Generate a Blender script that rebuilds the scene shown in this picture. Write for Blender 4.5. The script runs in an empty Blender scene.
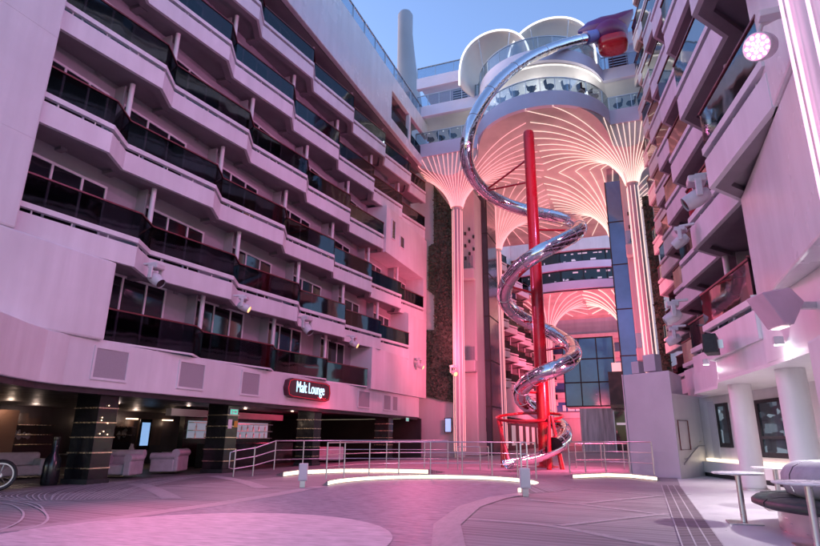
import bpy, math, random
from mathutils import Vector, Matrix
random.seed(7)
S = bpy.context.scene
COL = S.collection
PI = math.pi
rad = math.radians

# ------------------------------------------------------------------ materials
def new_mat(name):
    m = bpy.data.materials.new(name); m.use_nodes = True
    nt = m.node_tree
    return m, nt, nt.nodes['Principled BSDF']

def N(nt, t, **kw):
    n = nt.nodes.new(t)
    for k, v in kw.items():
        setattr(n, k, v)
    return n

def pos(nt, scale=(1, 1, 1), rot=(0, 0, 0), loc=(0, 0, 0)):
    g = N(nt, 'ShaderNodeNewGeometry'); mp = N(nt, 'ShaderNodeMapping')
    mp.inputs['Scale'].default_value = scale; mp.inputs['Rotation'].default_value = rot
    mp.inputs['Location'].default_value = loc
    nt.links.new(g.outputs['Position'], mp.inputs['Vector'])
    return mp.outputs['Vector']

def noise(nt, vec, scale, detail=3, rough=.55):
    n = N(nt, 'ShaderNodeTexNoise'); n.inputs['Scale'].default_value = scale
    n.inputs['Detail'].default_value = detail; n.inputs['Roughness'].default_value = rough
    nt.links.new(vec, n.inputs['Vector'])
    return n.outputs['Fac']

def ramp(nt, fac, stops):
    r = N(nt, 'ShaderNodeValToRGB'); e = r.color_ramp.elements
    while len(e) < len(stops): e.new(.5)
    for el, (p, c) in zip(e, stops):
        el.position = p; el.color = (*c, 1) if len(c) == 3 else c
    nt.links.new(fac, r.inputs['Fac'])
    return r.outputs['Color']

def vary(name, c, rough=.5, metal=0, amt=.12, scale=(1, 1, 1), nscale=1.5, bump=0, bscale=None, rvar=.1, spec=.5, coat=0):
    """a paint, stone or cloth with gentle wear: noise in colour, gloss and relief"""
    m, nt, b = new_mat(name)
    v = pos(nt, scale)
    f = noise(nt, v, nscale, 5)
    lo = tuple(x * (1 - amt) for x in c); hi = tuple(min(1, x * (1 + amt)) for x in c)
    nt.links.new(ramp(nt, f, [(.3, lo), (.7, hi)]), b.inputs['Base Color'])
    rr = N(nt, 'ShaderNodeMapRange'); rr.inputs['From Min'].default_value = .3; rr.inputs['From Max'].default_value = .7
    rr.inputs['To Min'].default_value = max(.02, rough - rvar); rr.inputs['To Max'].default_value = min(1, rough + rvar)
    nt.links.new(noise(nt, v, nscale * 2.3, 4), rr.inputs['Value']); nt.links.new(rr.outputs['Result'], b.inputs['Roughness'])
    b.inputs['Metallic'].default_value = metal; b.inputs['Specular IOR Level'].default_value = spec
    b.inputs['Coat Weight'].default_value = coat
    if bump:
        bp = N(nt, 'ShaderNodeBump'); bp.inputs['Strength'].default_value = bump; bp.inputs['Distance'].default_value = .02
        nt.links.new(noise(nt, v, bscale or nscale * 4, 4), bp.inputs['Height']); nt.links.new(bp.outputs['Normal'], b.inputs['Normal'])
    return m

def emit(name, c, s):
    m, nt, b = new_mat(name)
    b.inputs['Base Color'].default_value = (*c, 1); b.inputs['Emission Color'].default_value = (*c, 1)
    b.inputs['Emission Strength'].default_value = s
    return m

def glass(name, tint, gloss_rough=.03, refl=.55, base=.0):
    """tinted pane: coloured see-through plus mirror by angle"""
    m, nt, b = new_mat(name); nt.nodes.remove(b)
    out = nt.nodes['Material Output']
    t = N(nt, 'ShaderNodeBsdfTransparent'); t.inputs['Color'].default_value = (*tint, 1)
    g = N(nt, 'ShaderNodeBsdfGlossy'); g.inputs['Roughness'].default_value = gloss_rough
    g.inputs['Color'].default_value = (.9, .92, .95, 1)
    lw = N(nt, 'ShaderNodeLayerWeight'); lw.inputs['Blend'].default_value = .35
    mr = N(nt, 'ShaderNodeMapRange'); mr.inputs['To Min'].default_value = base; mr.inputs['To Max'].default_value = refl
    nt.links.new(lw.outputs['Fresnel'], mr.inputs['Value'])
    mx = N(nt, 'ShaderNodeMixShader')
    nt.links.new(mr.outputs['Result'], mx.inputs['Fac'])
    nt.links.new(t.outputs[0], mx.inputs[1]); nt.links.new(g.outputs[0], mx.inputs[2])
    v = pos(nt); bp = N(nt, 'ShaderNodeBump'); bp.inputs['Strength'].default_value = .08; bp.inputs['Distance'].default_value = .05
    nt.links.new(noise(nt, v, .9, 2), bp.inputs['Height']); nt.links.new(bp.outputs['Normal'], g.inputs['Normal'])
    nt.links.new(mx.outputs[0], out.inputs['Surface'])
    return m

WHITE = (.74, .73, .74)
def white_paint(name, rough, wave=.25):
    m, nt, b = new_mat(name)
    v = pos(nt, (1, 1, .12)); f = noise(nt, v, 2.2, 5)
    v2 = pos(nt); f2 = noise(nt, v2, .5, 4)
    mu = N(nt, 'ShaderNodeMath', operation='MULTIPLY'); nt.links.new(f, mu.inputs[0]); nt.links.new(f2, mu.inputs[1])
    nt.links.new(ramp(nt, mu.outputs[0], [(.1, (.64, .62, .63)), (.4, (.78, .77, .78))]), b.inputs['Base Color'])
    rr = N(nt, 'ShaderNodeMapRange'); rr.inputs['To Min'].default_value = rough - .08; rr.inputs['To Max'].default_value = rough + .14
    nt.links.new(f2, rr.inputs['Value']); nt.links.new(rr.outputs['Result'], b.inputs['Roughness'])
    bp = N(nt, 'ShaderNodeBump'); bp.inputs['Strength'].default_value = wave; bp.inputs['Distance'].default_value = .03
    v3 = pos(nt, (1, 1.2, .25)); nt.links.new(noise(nt, v3, 1.3, 2), bp.inputs['Height'])
    nt.links.new(bp.outputs['Normal'], b.inputs['Normal'])
    return m

M = {}
M['paint'] = white_paint('white_ship_paint', .38, .12)
M['portal'] = vary('portal_paint', (.46, .4, .42), .5, amt=.12, scale=(1, 1, .2), nscale=.9)
M['gloss'] = white_paint('glossy_ship_paint', .22, .22)
M['soffit'] = vary('soffit_shade_tone', (.25, .225, .24), .6, amt=.15, nscale=.8)  # darkened so the shade under the balconies sits in the colour
M['inner'] = vary('recess_shade_tone', (.36, .34, .36), .55, amt=.1, nscale=.9)  # recess shade put into the wall colour, darker than the outer paint
M['lav'] = vary('lavender_deck_edge', (.7, .67, .82), .45, amt=.06, nscale=.6)
M['shell'] = vary('white_canopy', (.78, .77, .76), .5, amt=.05, nscale=.8)
M['glass'] = glass('smoked_balcony_glass', (.23, .235, .26), .04, .36, .02)
M['clear'] = glass('clear_rail_glass', (.74, .8, .84), .03, .45, .04)
M['pane'] = vary('cabin_door_pane', (.012, .012, .016), .06, amt=.3, nscale=.4, rvar=.03, spec=.6)
M['lift'] = vary('blue_lift_glass', (.06, .19, .42), .1, amt=.35, nscale=.25, rvar=.05, spec=.8, bump=.1, bscale=.5)
M['maroon'] = vary('maroon_wood_rail', (.16, .03, .035), .35, amt=.3, nscale=5)
M['steel'] = vary('brushed_steel', (.6, .58, .58), .32, 1, amt=.04, scale=(1, 1, 6), nscale=1.2, rvar=.05)
M['black'] = vary('black_lacquer', (.012, .011, .013), .18, amt=.3, nscale=2, rvar=.08)
M['soft_black'] = vary('black_rubber', (.018, .018, .02), .6, amt=.3, nscale=6)
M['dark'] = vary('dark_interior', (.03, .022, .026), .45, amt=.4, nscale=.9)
M['dark_wood'] = vary('dark_wood', (.05, .028, .022), .4, amt=.4, scale=(1, 1, .2), nscale=4)
M['gold'] = vary('pale_brass_trim', (.7, .55, .42), .25, 1, amt=.15, nscale=4)
M['hide'] = vary('grey_leather', (.42, .38, .42), .45, amt=.15, nscale=4, bump=.15)
M['greyfab'] = vary('grey_upholstery', (.36, .36, .4), .65, amt=.12, nscale=7, bump=.15, bscale=30)
M['greenfab'] = vary('dark_green_leather', (.022, .042, .04), .45, amt=.3, nscale=5, bump=.12, bscale=14)
M['red'] = vary('red_steel_paint', (.5, .008, .02), .3, amt=.06, nscale=.6, coat=.4)
M['top'] = vary('white_table_top', (.74, .73, .73), .3, amt=.05, nscale=3)
M['lampbody'] = vary('white_lamp_housing', (.62, .58, .6), .4, amt=.1, nscale=6)
M['boxgrey'] = vary('grey_panel', (.56, .55, .58), .5, amt=.08, nscale=.7)
M['funnelpaint'] = vary('grey_blue_funnel', (.3, .33, .4), .5, amt=.08, nscale=.12)
M['neon'] = emit('warm_white_neon', (1, .76, .66), .27)
M['pinkneon'] = emit('pink_neon', (1, .42, .45), .27)
M['led'] = emit('warm_led_strip', (1, .83, .6), .62)
M['whiteled'] = emit('cool_white_led', (1, .93, .88), .36)
M['lens'] = emit('lit_lens', (1, .9, .95), 1.2)
M['amber'] = emit('amber_lens', (1, .5, .16), .8)
M['sign_text'] = emit('sign_letters', (.5, .85, 1), .42)
M['signred'] = emit('sign_red_tube', (1, .03, .07), .1)
M['green_sign'] = emit('exit_sign_face', (.12, .75, .5), .2)
M['screen'] = emit('blue_screen', (.3, .55, .95), .22)
M['warmlamp'] = emit('warm_lamp', (1, .66, .42), .9)
M['shelflight'] = emit('shelf_light', (.5, .68, .85), .07)
M['shopglow'] = emit('lit_shop', (.9, .72, .78), .07)

def metal_tube():
    m, nt, b = new_mat('polished_slide_steel')
    b.inputs['Metallic'].default_value = 1; b.inputs['Base Color'].default_value = (.86, .83, .85, 1)
    v = pos(nt); f = noise(nt, v, 2.2, 3)
    rr = N(nt, 'ShaderNodeMapRange'); rr.inputs['To Min'].default_value = .03; rr.inputs['To Max'].default_value = .16
    nt.links.new(f, rr.inputs['Value']); nt.links.new(rr.outputs['Result'], b.inputs['Roughness'])
    bp = N(nt, 'ShaderNodeBump'); bp.inputs['Strength'].default_value = .35; bp.inputs['Distance'].default_value = .05
    nt.links.new(noise(nt, v, 3.2, 2), bp.inputs['Height']); nt.links.new(bp.outputs['Normal'], b.inputs['Normal'])
    return m
M['tube'] = metal_tube()

def deck_mat(name, c1, c2, line, rot, pitch, lw=.12):
    """planking: bands between thin pale caulking lines, each plank its own tone"""
    m, nt, b = new_mat(name)
    v = pos(nt, (1, 1, 1), (0, 0, rot))
    sx = N(nt, 'ShaderNodeSeparateXYZ'); nt.links.new(v, sx.inputs[0])
    d = N(nt, 'ShaderNodeMath', operation='DIVIDE'); nt.links.new(sx.outputs['Y'], d.inputs[0]); d.inputs[1].default_value = pitch
    fr = N(nt, 'ShaderNodeMath', operation='FRACT'); nt.links.new(d.outputs[0], fr.inputs[0])
    fl = N(nt, 'ShaderNodeMath', operation='FLOOR'); nt.links.new(d.outputs[0], fl.inputs[0])
    wn = N(nt, 'ShaderNodeTexWhiteNoise', noise_dimensions='1D'); nt.links.new(fl.outputs[0], wn.inputs['W'])
    v2 = pos(nt, (.6, 5, 1), (0, 0, rot)); f2 = noise(nt, v2, 2.5, 5)
    ad = N(nt, 'ShaderNodeMath', operation='ADD'); nt.links.new(wn.outputs['Value'], ad.inputs[0]); nt.links.new(f2, ad.inputs[1])
    base = ramp(nt, ad.outputs[0], [(.5, c1), (1.0, c2)])
    lt = N(nt, 'ShaderNodeMath', operation='LESS_THAN'); nt.links.new(fr.outputs[0], lt.inputs[0]); lt.inputs[1].default_value = lw
    mx = N(nt, 'ShaderNodeMix', data_type='RGBA'); nt.links.new(lt.outputs[0], mx.inputs['Factor'])
    nt.links.new(base, mx.inputs['A']); mx.inputs['B'].default_value = (*line, 1)
    v3 = pos(nt); f3 = noise(nt, v3, .35, 4)
    dk = N(nt, 'ShaderNodeMix', data_type='RGBA', blend_type='MULTIPLY'); dk.inputs['Factor'].default_value = .6
    nt.links.new(mx.outputs['Result'], dk.inputs['A']); nt.links.new(ramp(nt, f3, [(.35, (.62, .62, .64)), (.65, (1, 1, 1))]), dk.inputs['B'])
    nt.links.new(dk.outputs['Result'], b.inputs['Base Color'])
    rr = N(nt, 'ShaderNodeMapRange'); rr.inputs['To Min'].default_value = .45; rr.inputs['To Max'].default_value = .7
    nt.links.new(f3, rr.inputs['Value']); nt.links.new(rr.outputs['Result'], b.inputs['Roughness'])
    return m
M['deck'] = deck_mat('deck_planking', (.24, .205, .22), (.33, .285, .305), (.5, .46, .48), rad(8), .2, .14)
M['deckdark'] = deck_mat('dark_deck_planking', (.16, .125, .14), (.22, .175, .195), (.36, .32, .34), rad(-28), .2, .12)
M['stage'] = vary('smooth_stage_floor', (.25, .25, .3), .5, amt=.5, scale=(1.2, 6, 1), nscale=2.6, rvar=.14, bump=.08, spec=.3)
M['border'] = vary('pale_floor_border', (.4, .35, .375), .55, amt=.12, scale=(4, 1, 1), nscale=3)
M['disc'] = vary('pale_round_floor', (.6, .5, .54), .6, amt=.26, scale=(1.2, 5, 1), nscale=2.4, rvar=.12)
M['palefloor'] = vary('pale_terrace_floor', (.62, .6, .62), .38, amt=.1, nscale=.7, rvar=.12)
M['caulk'] = vary('white_caulk_line', (.55, .52, .53), .6, amt=.1, nscale=5)

def leaf_mat():
    m, nt, b = new_mat('moss_green_leaf')
    v = pos(nt); f = noise(nt, v, 5, 6, .7)
    nt.links.new(ramp(nt, f, [(.3, (.02, .03, .02)), (.5, (.06, .08, .05)), (.72, (.12, .15, .1))]), b.inputs['Base Color'])
    b.inputs['Roughness'].default_value = .8
    return m
M['leaf'] = leaf_mat()

def snake_mat():
    m, nt, b = new_mat('purple_snake_paint')
    g = N(nt, 'ShaderNodeNewGeometry'); sx = N(nt, 'ShaderNodeSeparateXYZ'); nt.links.new(g.outputs['Position'], sx.inputs[0])
    mr = N(nt, 'ShaderNodeMapRange'); mr.inputs['From Min'].default_value = -1.2; mr.inputs['From Max'].default_value = 1.6
    nt.links.new(sx.outputs['X'], mr.inputs['Value'])
    v = pos(nt); f = noise(nt, v, 1.4, 4)
    ad = N(nt, 'ShaderNodeMath', operation='MULTIPLY_ADD'); nt.links.new(f, ad.inputs[0]); ad.inputs[1].default_value = .5; nt.links.new(mr.outputs['Result'], ad.inputs[2])
    nt.links.new(ramp(nt, ad.outputs[0], [(.2, (.07, .05, .26)), (.5, (.11, .018, .14)), (.9, (.14, .012, .08))]), b.inputs['Base Color'])
    b.inputs['Roughness'].default_value = .35
    return m
M['snake'] = snake_mat()

def glow_reflection():  # glowing cells painted into the glass in place of its reflections
    m, nt, b = new_mat('door_glass_glow_reflections')
    v = pos(nt, (1.1, 1.1, 2.6)); vo = N(nt, 'ShaderNodeTexVoronoi', distance='CHEBYCHEV'); vo.inputs['Scale'].default_value = 1.6
    nt.links.new(v, vo.inputs['Vector'])
    b.inputs['Base Color'].default_value = (.02, .025, .03, 1); b.inputs['Roughness'].default_value = .08
    sp = N(nt, 'ShaderNodeSeparateColor'); nt.links.new(vo.outputs['Color'], sp.inputs[0])
    nt.links.new(ramp(nt, sp.outputs[0], [(.35, (.006, .01, .014)), (.6, (.05, .08, .11)), (.9, (.55, .7, .85))]), b.inputs['Emission Color'])
    b.inputs['Emission Strength'].default_value = .13
    return m
M['glowrefl'] = glow_reflection()

def grille_mat():
    m, nt, b = new_mat('vent_mesh')
    v = pos(nt); ck = N(nt, 'ShaderNodeTexVoronoi'); ck.inputs['Scale'].default_value = 45
    nt.links.new(v, ck.inputs['Vector'])
    nt.links.new(ramp(nt, ck.outputs['Distance'], [(.2, (.33, .31, .33)), (.6, (.36, .34, .36))]), b.inputs['Base Color'])
    b.inputs['Roughness'].default_value = .6
    return m
M['grille'] = grille_mat()

# ------------------------------------------------------------------ mesh building
class MB:
    def __init__(s): s.v = []; s.f = []; s.mi = []; s.cur = 0
    def add(s, vs, fs):
        o = len(s.v); s.v += [tuple(p) for p in vs]; s.f += [tuple(i + o for i in f) for f in fs]; s.mi += [s.cur] * len(fs)
        return s
    def box(s, a, b, rz=0, c=None):
        x0, y0, z0 = a; x1, y1, z1 = b
        vs = [Vector((x, y, z)) for z in (z0, z1) for x, y in ((x0, y0), (x1, y0), (x1, y1), (x0, y1))]
        if rz:
            c = Vector(c) if c else Vector(((x0 + x1) / 2, (y0 + y1) / 2, 0)); R = Matrix.Rotation(rz, 3, 'Z')
            vs = [R @ (v - c) + c for v in vs]
        return s.add(vs, [(3, 2, 1, 0), (4, 5, 6, 7), (0, 1, 5, 4), (1, 2, 6, 5), (2, 3, 7, 6), (3, 0, 4, 7)])
    def prism(s, poly, z0, z1):
        n = len(poly); vs = [(x, y, z0) for x, y in poly] + [(x, y, z1) for x, y in poly]
        return s.add(vs, [tuple(range(n - 1, -1, -1)), tuple(range(n, 2 * n))] + [(i, (i + 1) % n, n + (i + 1) % n, n + i) for i in range(n)])
    def prism_x(s, poly, x0, x1):           # poly in (y, z)
        n = len(poly); vs = [(x0, y, z) for y, z in poly] + [(x1, y, z) for y, z in poly]
        return s.add(vs, [tuple(range(n - 1, -1, -1)), tuple(range(n, 2 * n))] + [(i, (i + 1) % n, n + (i + 1) % n, n + i) for i in range(n)])
    def prism_y(s, poly, y0, y1):           # poly in (x, z)
        n = len(poly); vs = [(x, y0, z) for x, z in poly] + [(x, y1, z) for x, z in poly]
        return s.add(vs, [tuple(range(n)), tuple(range(2 * n - 1, n - 1, -1))] + [(i, n + i, n + (i + 1) % n, (i + 1) % n) for i in range(n)])
    def sheet(s, poly, z):
        return s.add([(x, y, z) for x, y in poly], [tuple(range(len(poly)))])
    def ribbon(s, p, q, z0, z1):            # a wall of thickness between two plan paths p (front) and q (back)
        n = len(p); vs = []
        for (a, b) in zip(p, q): vs += [(a[0], a[1], z0), (a[0], a[1], z1), (b[0], b[1], z1), (b[0], b[1], z0)]
        fs = []
        for i in range(n - 1):
            k = 4 * i; j = k + 4
            fs += [(k, j, j + 1, k + 1), (k + 1, j + 1, j + 2, k + 2), (k + 2, j + 2, j + 3, k + 3), (k + 3, j + 3, j, k)]
        fs += [(0, 1, 2, 3), (4 * n - 1, 4 * n - 2, 4 * n - 3, 4 * n - 4)]
        return s.add(vs, fs)
    def lathe(s, prof, seg=20, c=(0, 0, 0), mat=None, a0=0, a1=2 * PI):
        vs = []; n = len(prof); full = abs(a1 - a0 - 2 * PI) < 1e-6; m = seg if full else seg + 1
        for i in range(m):
            a = a0 + (a1 - a0) * i / seg
            for r, z in prof:
                p = Vector((r * math.cos(a), r * math.sin(a), z))
                vs.append((mat @ p if mat else p) + Vector(c))
        fs = []
        for i in range(seg):
            j = (i + 1) % m
            for k in range(n - 1): fs.append((i * n + k, j * n + k, j * n + k + 1, i * n + k + 1))
        return s.add(vs, fs)
    def tube(s, path, r, seg=8, cap=True, closed=False):
        P = [Vector(p) for p in path]; n = len(P); up = None; vs = []
        for i in range(n):
            if closed: t = P[(i + 1) % n] - P[i - 1]
            else: t = P[min(i + 1, n - 1)] - P[max(i - 1, 0)]
            t.normalize()
            if up is None:
                up = Vector((0, 0, 1)) if abs(t.z) < .9 else Vector((1, 0, 0))
            u = (up - t * up.dot(t)).normalized(); w = t.cross(u); up = u
            rr = r[i] if isinstance(r, (list, tuple)) else r
            for k in range(seg):
                a = 2 * PI * k / seg; vs.append(P[i] + u * (rr * math.cos(a)) + w * (rr * math.sin(a)))
        fs = []
        for i in range(n if closed else n - 1):
            j = (i + 1) % n
            for k in range(seg): fs.append((i * seg + k, i * seg + (k + 1) % seg, j * seg + (k + 1) % seg, j * seg + k))
        if cap and not closed: fs += [tuple(range(seg - 1, -1, -1)), tuple(range((n - 1) * seg, n * seg))]
        return s.add(vs, fs)
    def grid(s, rows):
        n = len(rows[0]); vs = [p for r in rows for p in r]
        return s.add(vs, [(i * n + k, i * n + k + 1, (i + 1) * n + k + 1, (i + 1) * n + k) for i in range(len(rows) - 1) for k in range(n - 1)])
    def blob(s, c, r, seg=16, rings=10, mat=None, e=1.0):
        cx, cy, cz = c; rx, ry, rz = r; rows = []
        pw = lambda v: math.copysign(abs(v) ** e, v)
        for i in range(rings + 1):
            t = -PI / 2 + PI * i / rings; row = []
            for k in range(seg + 1):
                a = 2 * PI * k / seg
                p = Vector((rx * pw(math.cos(t)) * pw(math.cos(a)), ry * pw(math.cos(t)) * pw(math.sin(a)), rz * pw(math.sin(t))))
                row.append((mat @ p if mat else p) + Vector(c))
            rows.append(row)
        return s.grid(rows)
    def build(s, name, mats, parent=None, smooth=False, bevel=0, angle=35):
        me = bpy.data.meshes.new(name); me.from_pydata(s.v, [], s.f)
        mats = mats if isinstance(mats, (list, tuple)) else [mats]
        for m in mats: me.materials.append(m)
        me.polygons.foreach_set('material_index', s.mi)
        me.validate(); me.update()
        if smooth:
            me.polygons.foreach_set('use_smooth', [True] * len(me.polygons))
            try: me.set_sharp_from_angle(angle=rad(angle))
            except Exception: pass
        o = bpy.data.objects.new(name, me); COL.objects.link(o)
        if parent:
            o.parent = parent
            w = Vector((0, 0, 0)); q = parent
            while q: w += q.location; q = q.parent
            if parent.get('_rel') is None: o.location = -w
        if bevel:
            bm = o.modifiers.new('bevel', 'BEVEL'); bm.width = bevel; bm.segments = 2; bm.limit_method = 'ANGLE'; bm.angle_limit = rad(40)
        return o

def tag(o, label=None, cat=None, group=None, kind=None):
    if label: o['label'] = label
    if cat: o['category'] = cat
    if group: o['group'] = group
    if kind: o['kind'] = kind
    return o

def thing(name, label, cat, loc=(0, 0, 0), group=None, rel=False, rz=0):
    """an Empty at a thing's base. rel=True: its parts are modelled around its own origin"""
    o = bpy.data.objects.new(name, None); COL.objects.link(o); o.location = loc; o.rotation_euler.z = rz
    o.empty_display_size = .2
    if rel: o['_rel'] = 1
    return tag(o, label, cat, group)

def relative(o): o['_rel'] = 1; return o

def copy_tree(o, parent=None):
    c = o.copy(); COL.objects.link(c); c.parent = parent
    for ch in list(o.children): copy_tree(ch, c)
    return c

def structure(name, mb, mat, label, cat, **kw):
    return tag(mb.build(name, mat, **kw), label, cat, kind='structure')

LIGHT = .115
def spot(name, loc, target, col, power, size, blend=.6, radius=.25, parent=None):
    l = bpy.data.lights.new(name, 'SPOT'); l.color = col; l.energy = power * LIGHT; l.spot_size = rad(size); l.spot_blend = blend; l.shadow_soft_size = radius
    o = bpy.data.objects.new(name, l); COL.objects.link(o)
    o.location = loc; o.rotation_euler = (Vector(target) - Vector(loc)).to_track_quat('-Z', 'Y').to_euler()
    return o

def point(name, loc, col, power, radius=.1):
    l = bpy.data.lights.new(name, 'POINT'); l.color = col; l.energy = power * .12; l.shadow_soft_size = radius
    o = bpy.data.objects.new(name, l); COL.objects.link(o); o.location = loc
    return o

# ------------------------------------------------------------------ world, camera
w = bpy.data.worlds.new('World'); S.world = w; w.use_nodes = True
nt = w.node_tree; bg = nt.nodes['Background']
sky = nt.nodes.new('ShaderNodeTexSky'); sky.sky_type = 'NISHITA'; sky.sun_disc = False
SUN_EL, SUN_AZ = 9, 275
sky.sun_elevation = rad(SUN_EL); sky.sun_rotation = rad(SUN_AZ); sky.altitude = 0; sky.air_density = 1.0; sky.dust_density = .6; sky.ozone_density = 3.0
tint = nt.nodes.new('ShaderNodeMix'); tint.data_type = 'RGBA'; tint.blend_type = 'MULTIPLY'; tint.inputs['Factor'].default_value = 1
tint.inputs['B'].default_value = (1.18, .97, 1.04, 1)      # dusk air, a little more violet than the model's noon blue
nt.links.new(sky.outputs[0], tint.inputs['A']); nt.links.new(tint.outputs['Result'], bg.inputs['Color']); bg.inputs['Strength'].default_value = .15
sun = bpy.data.lights.new('sun', 'SUN'); sun.energy = .04; sun.angle = rad(12); sun.color = (1, .9, .85)
so = bpy.data.objects.new('sun', sun); COL.objects.link(so)
sd = Vector((math.sin(rad(SUN_AZ)) * math.cos(rad(SUN_EL)), math.cos(rad(SUN_AZ)) * math.cos(rad(SUN_EL)), math.sin(rad(SUN_EL))))
so.rotation_euler = sd.to_track_quat('Z', 'Y').to_euler()

cam = bpy.data.cameras.new('camera'); co = bpy.data.objects.new('camera', cam); COL.objects.link(co); S.camera = co
cam.sensor_width = 36; cam.lens = 560.35 / 820 * 36; cam.shift_x = -25 / 820; cam.clip_end = 2000; cam.clip_start = .1
co.location = (0, 0, 1.28); co.rotation_euler = (rad(90 + 16.407), 0, rad(19.687))

S.view_settings.view_transform = 'Standard'; S.view_settings.look = 'None'; S.view_settings.gamma = 1; S.view_settings.exposure = 1.87
S.view_settings.use_curve_mapping = False
S.cycles.use_denoising = True; S.cycles.max_bounces = 7; S.cycles.transparent_max_bounces = 16; S.cycles.diffuse_bounces = 3
S.cycles.caustics_reflective = False; S.cycles.caustics_refractive = False; S.cycles.sample_clamp_indirect = 6

# ------------------------------------------------------------------ ground and floors
def arc(cx, cy, r, a0, a1, n=40):
    return [(cx + r * math.cos(rad(a0 + (a1 - a0) * i / n)), cy + r * math.sin(rad(a0 + (a1 - a0) * i / n))) for i in range(n + 1)]
structure('deck', MB().box((-60, -20, -.3), (60, 140, 0)), M['deck'], 'dark planked promenade deck with pale caulking lines', 'deck')
# left triangular planked field beside the lounge
structure('deck_border', MB().prism([(-30, -4), (-13.9, -4), (-13.9, 9.2), (-12.9, 11.6), (-12.2, 15), (-11.4, 20), (-12.5, 30), (-30, 38)], 0, .004), M['deckdark'], 'dark deck field running along the lounge front', 'deck')
HG = []   # the hourglass outline of the round floor: left edge going away, back arc, right edge coming back
left_edge = [(-9.4, 4.5), (-8.75, 6.2), (-8.3, 7.9), (-8.17, 9.83), (-8.23, 11.73), (-8.48, 14.4)]
right_edge = [(-2.8, 14.2), (-3.19, 13.0), (-3.3, 11.2), (-2.97, 8.85), (-2.4, 7.2), (-1.5, 5.0)]
back = arc(-5.6, 15.4, 2.9, 188, -22)
structure('stage_floor', MB().sheet(left_edge + back + right_edge, .008), M['stage'], 'smooth grey round stage floor', 'stage floor')
def strip(path, wdt):
    out = []
    for i, p in enumerate(path):
        a = Vector(path[max(i - 1, 0)]); b = Vector(path[min(i + 1, len(path) - 1)]); t = (b - a).normalized(); nrm = Vector((-t.y, t.x))
        out.append((Vector(p) + nrm * wdt / 2, Vector(p) - nrm * wdt / 2))
    return out
def line_mesh(path, wdt, z, mb=None):
    mb = mb or MB(); q = strip(path, wdt)
    return mb.add([(*a, z) for a, b in q] + [(*b, z) for a, b in q], [(i, i + 1, len(q) + i + 1, len(q) + i) for i in range(len(q) - 1)])
structure('floor_border', line_mesh(left_edge, .42, .012), M['border'], 'pale curved border on the left of the stage floor', 'floor border')
structure('floor_border', line_mesh(right_edge, .42, .012), M['border'], 'pale curved border on the right of the stage floor', 'floor border')
structure('round_floor', MB().sheet(arc(-5.75, 6.35, 2.72, 0, 360, 90)[:-1], .016), M['disc'], 'pale pink round floor in the foreground', 'round floor')
def smooth2(P, n=8):
    P = [Vector((*p, 0)) for p in P]; out = []
    for i in range(len(P) - 1):
        p0, p1, p2, p3 = P[max(i - 1, 0)], P[i], P[i + 1], P[min(i + 2, len(P) - 1)]
        for k in range(n):
            t = k / n; out.append(.5 * ((2 * p1) + (p2 - p0) * t + (2 * p0 - 5 * p1 + 4 * p2 - p3) * t * t + (3 * p1 - p0 - 3 * p2 + p3) * t ** 3))
    return [(p.x, p.y) for p in out + [P[-1]]]
LA = smooth2([(-14.6, 8.2), (-12.97, 8.9), (-12.23, 9.16), (-11.55, 9.49), (-11.04, 9.91), (-10.47, 10.3), (-9.85, 10.5), (-8.3, 10.6)], 8)
LB = smooth2([(-15.4, 8.4), (-14.6, 9.57), (-14.75, 11.11), (-14.95, 13.1), (-14.9, 14.78), (-14.5, 15.95), (-14.3, 17.03), (-13.6, 18.6)], 8)
mb = MB()
line_mesh(LA, .05, .0095, mb); line_mesh(LB, .05, .0105, mb)
for q, pth in enumerate(([(-12.97, 8.9), (-12.3, 8.94), (-11.4, 8.59), (-10.31, 7.9), (-9.27, 7.18), (-8.5, 6.42)], [(-13.14, 9.0), (-12.09, 8.75), (-10.88, 8.2), (-9.7, 7.5), (-8.9, 6.85), (-8.5, 6.2)],
            [(-13.5, 8.6), (-12.2, 8.5), (-11.0, 7.95), (-10.0, 7.3), (-9.2, 6.6), (-8.6, 5.8)])):
    line_mesh(smooth2(pth), .035, .0115 + q * .0008, mb)
for q, pth in enumerate(([(-13.68, 13.12), (-11.51, 13.18), (-9.18, 13.51)], [(-12.66, 15.58), (-10.89, 15.98), (-10.0, 16.3)])): line_mesh(smooth2(pth), .05, .0142 + q * .0008, mb)
for q in range(30):                                    # short curved ribs between the two long lines
    a = Vector(LB[8 + int(q * 1.25)]); b = Vector(LA[8 + int(q * .92)])
    nrm = Vector((b.y - a.y, a.x - b.x)).normalized() * .35
    line_mesh([tuple(a + (b - a) * (t / 8) + nrm * math.sin(PI * t / 8)) for t in range(9)], .028, .0168 + q * .0001, mb)
structure('deck_line', mb, M['caulk'], 'white curved caulking lines on the left of the deck', 'deck line')
mb = MB()
for q, pth in enumerate(([(-14.03, 13.38), (-12.54, 12.47), (-10.68, 11.1), (-9.85, 10.45)], [(-14.41, 17.03), (-11.93, 15.38), (-9.49, 13.24)])): line_mesh(smooth2(pth), .4, .0068 + q * .0008, mb)
structure('deck_band', mb, M['border'], 'pale bands crossing the dark deck field on the left', 'deck band')
mb = MB()
for q, pth in enumerate(([(-2.87, 9.59), (-1.47, 9.28), (-.3, 8.33), (.28, 8.03)], [(-2.44, 12.88), (-1.27, 12.3), (-.19, 11.52), (.29, 11.13)], [(-2.49, 16.07), (-1.17, 15.6), (.28, 14.75)],
            [(-1.33, 9.33), (-.5, 10.44), (.29, 11.41)], [(-1.35, 12.46), (-.21, 14.12), (.28, 14.77)], [(-2.3, 6.6), (-1.2, 7.3), (.28, 8.0)])):
    line_mesh(smooth2(pth), .16, .0042 + .0008 * q, mb)
structure('deck_band', mb, M['border'], 'pale bands crossing the deck right of the stage', 'deck band')
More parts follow.
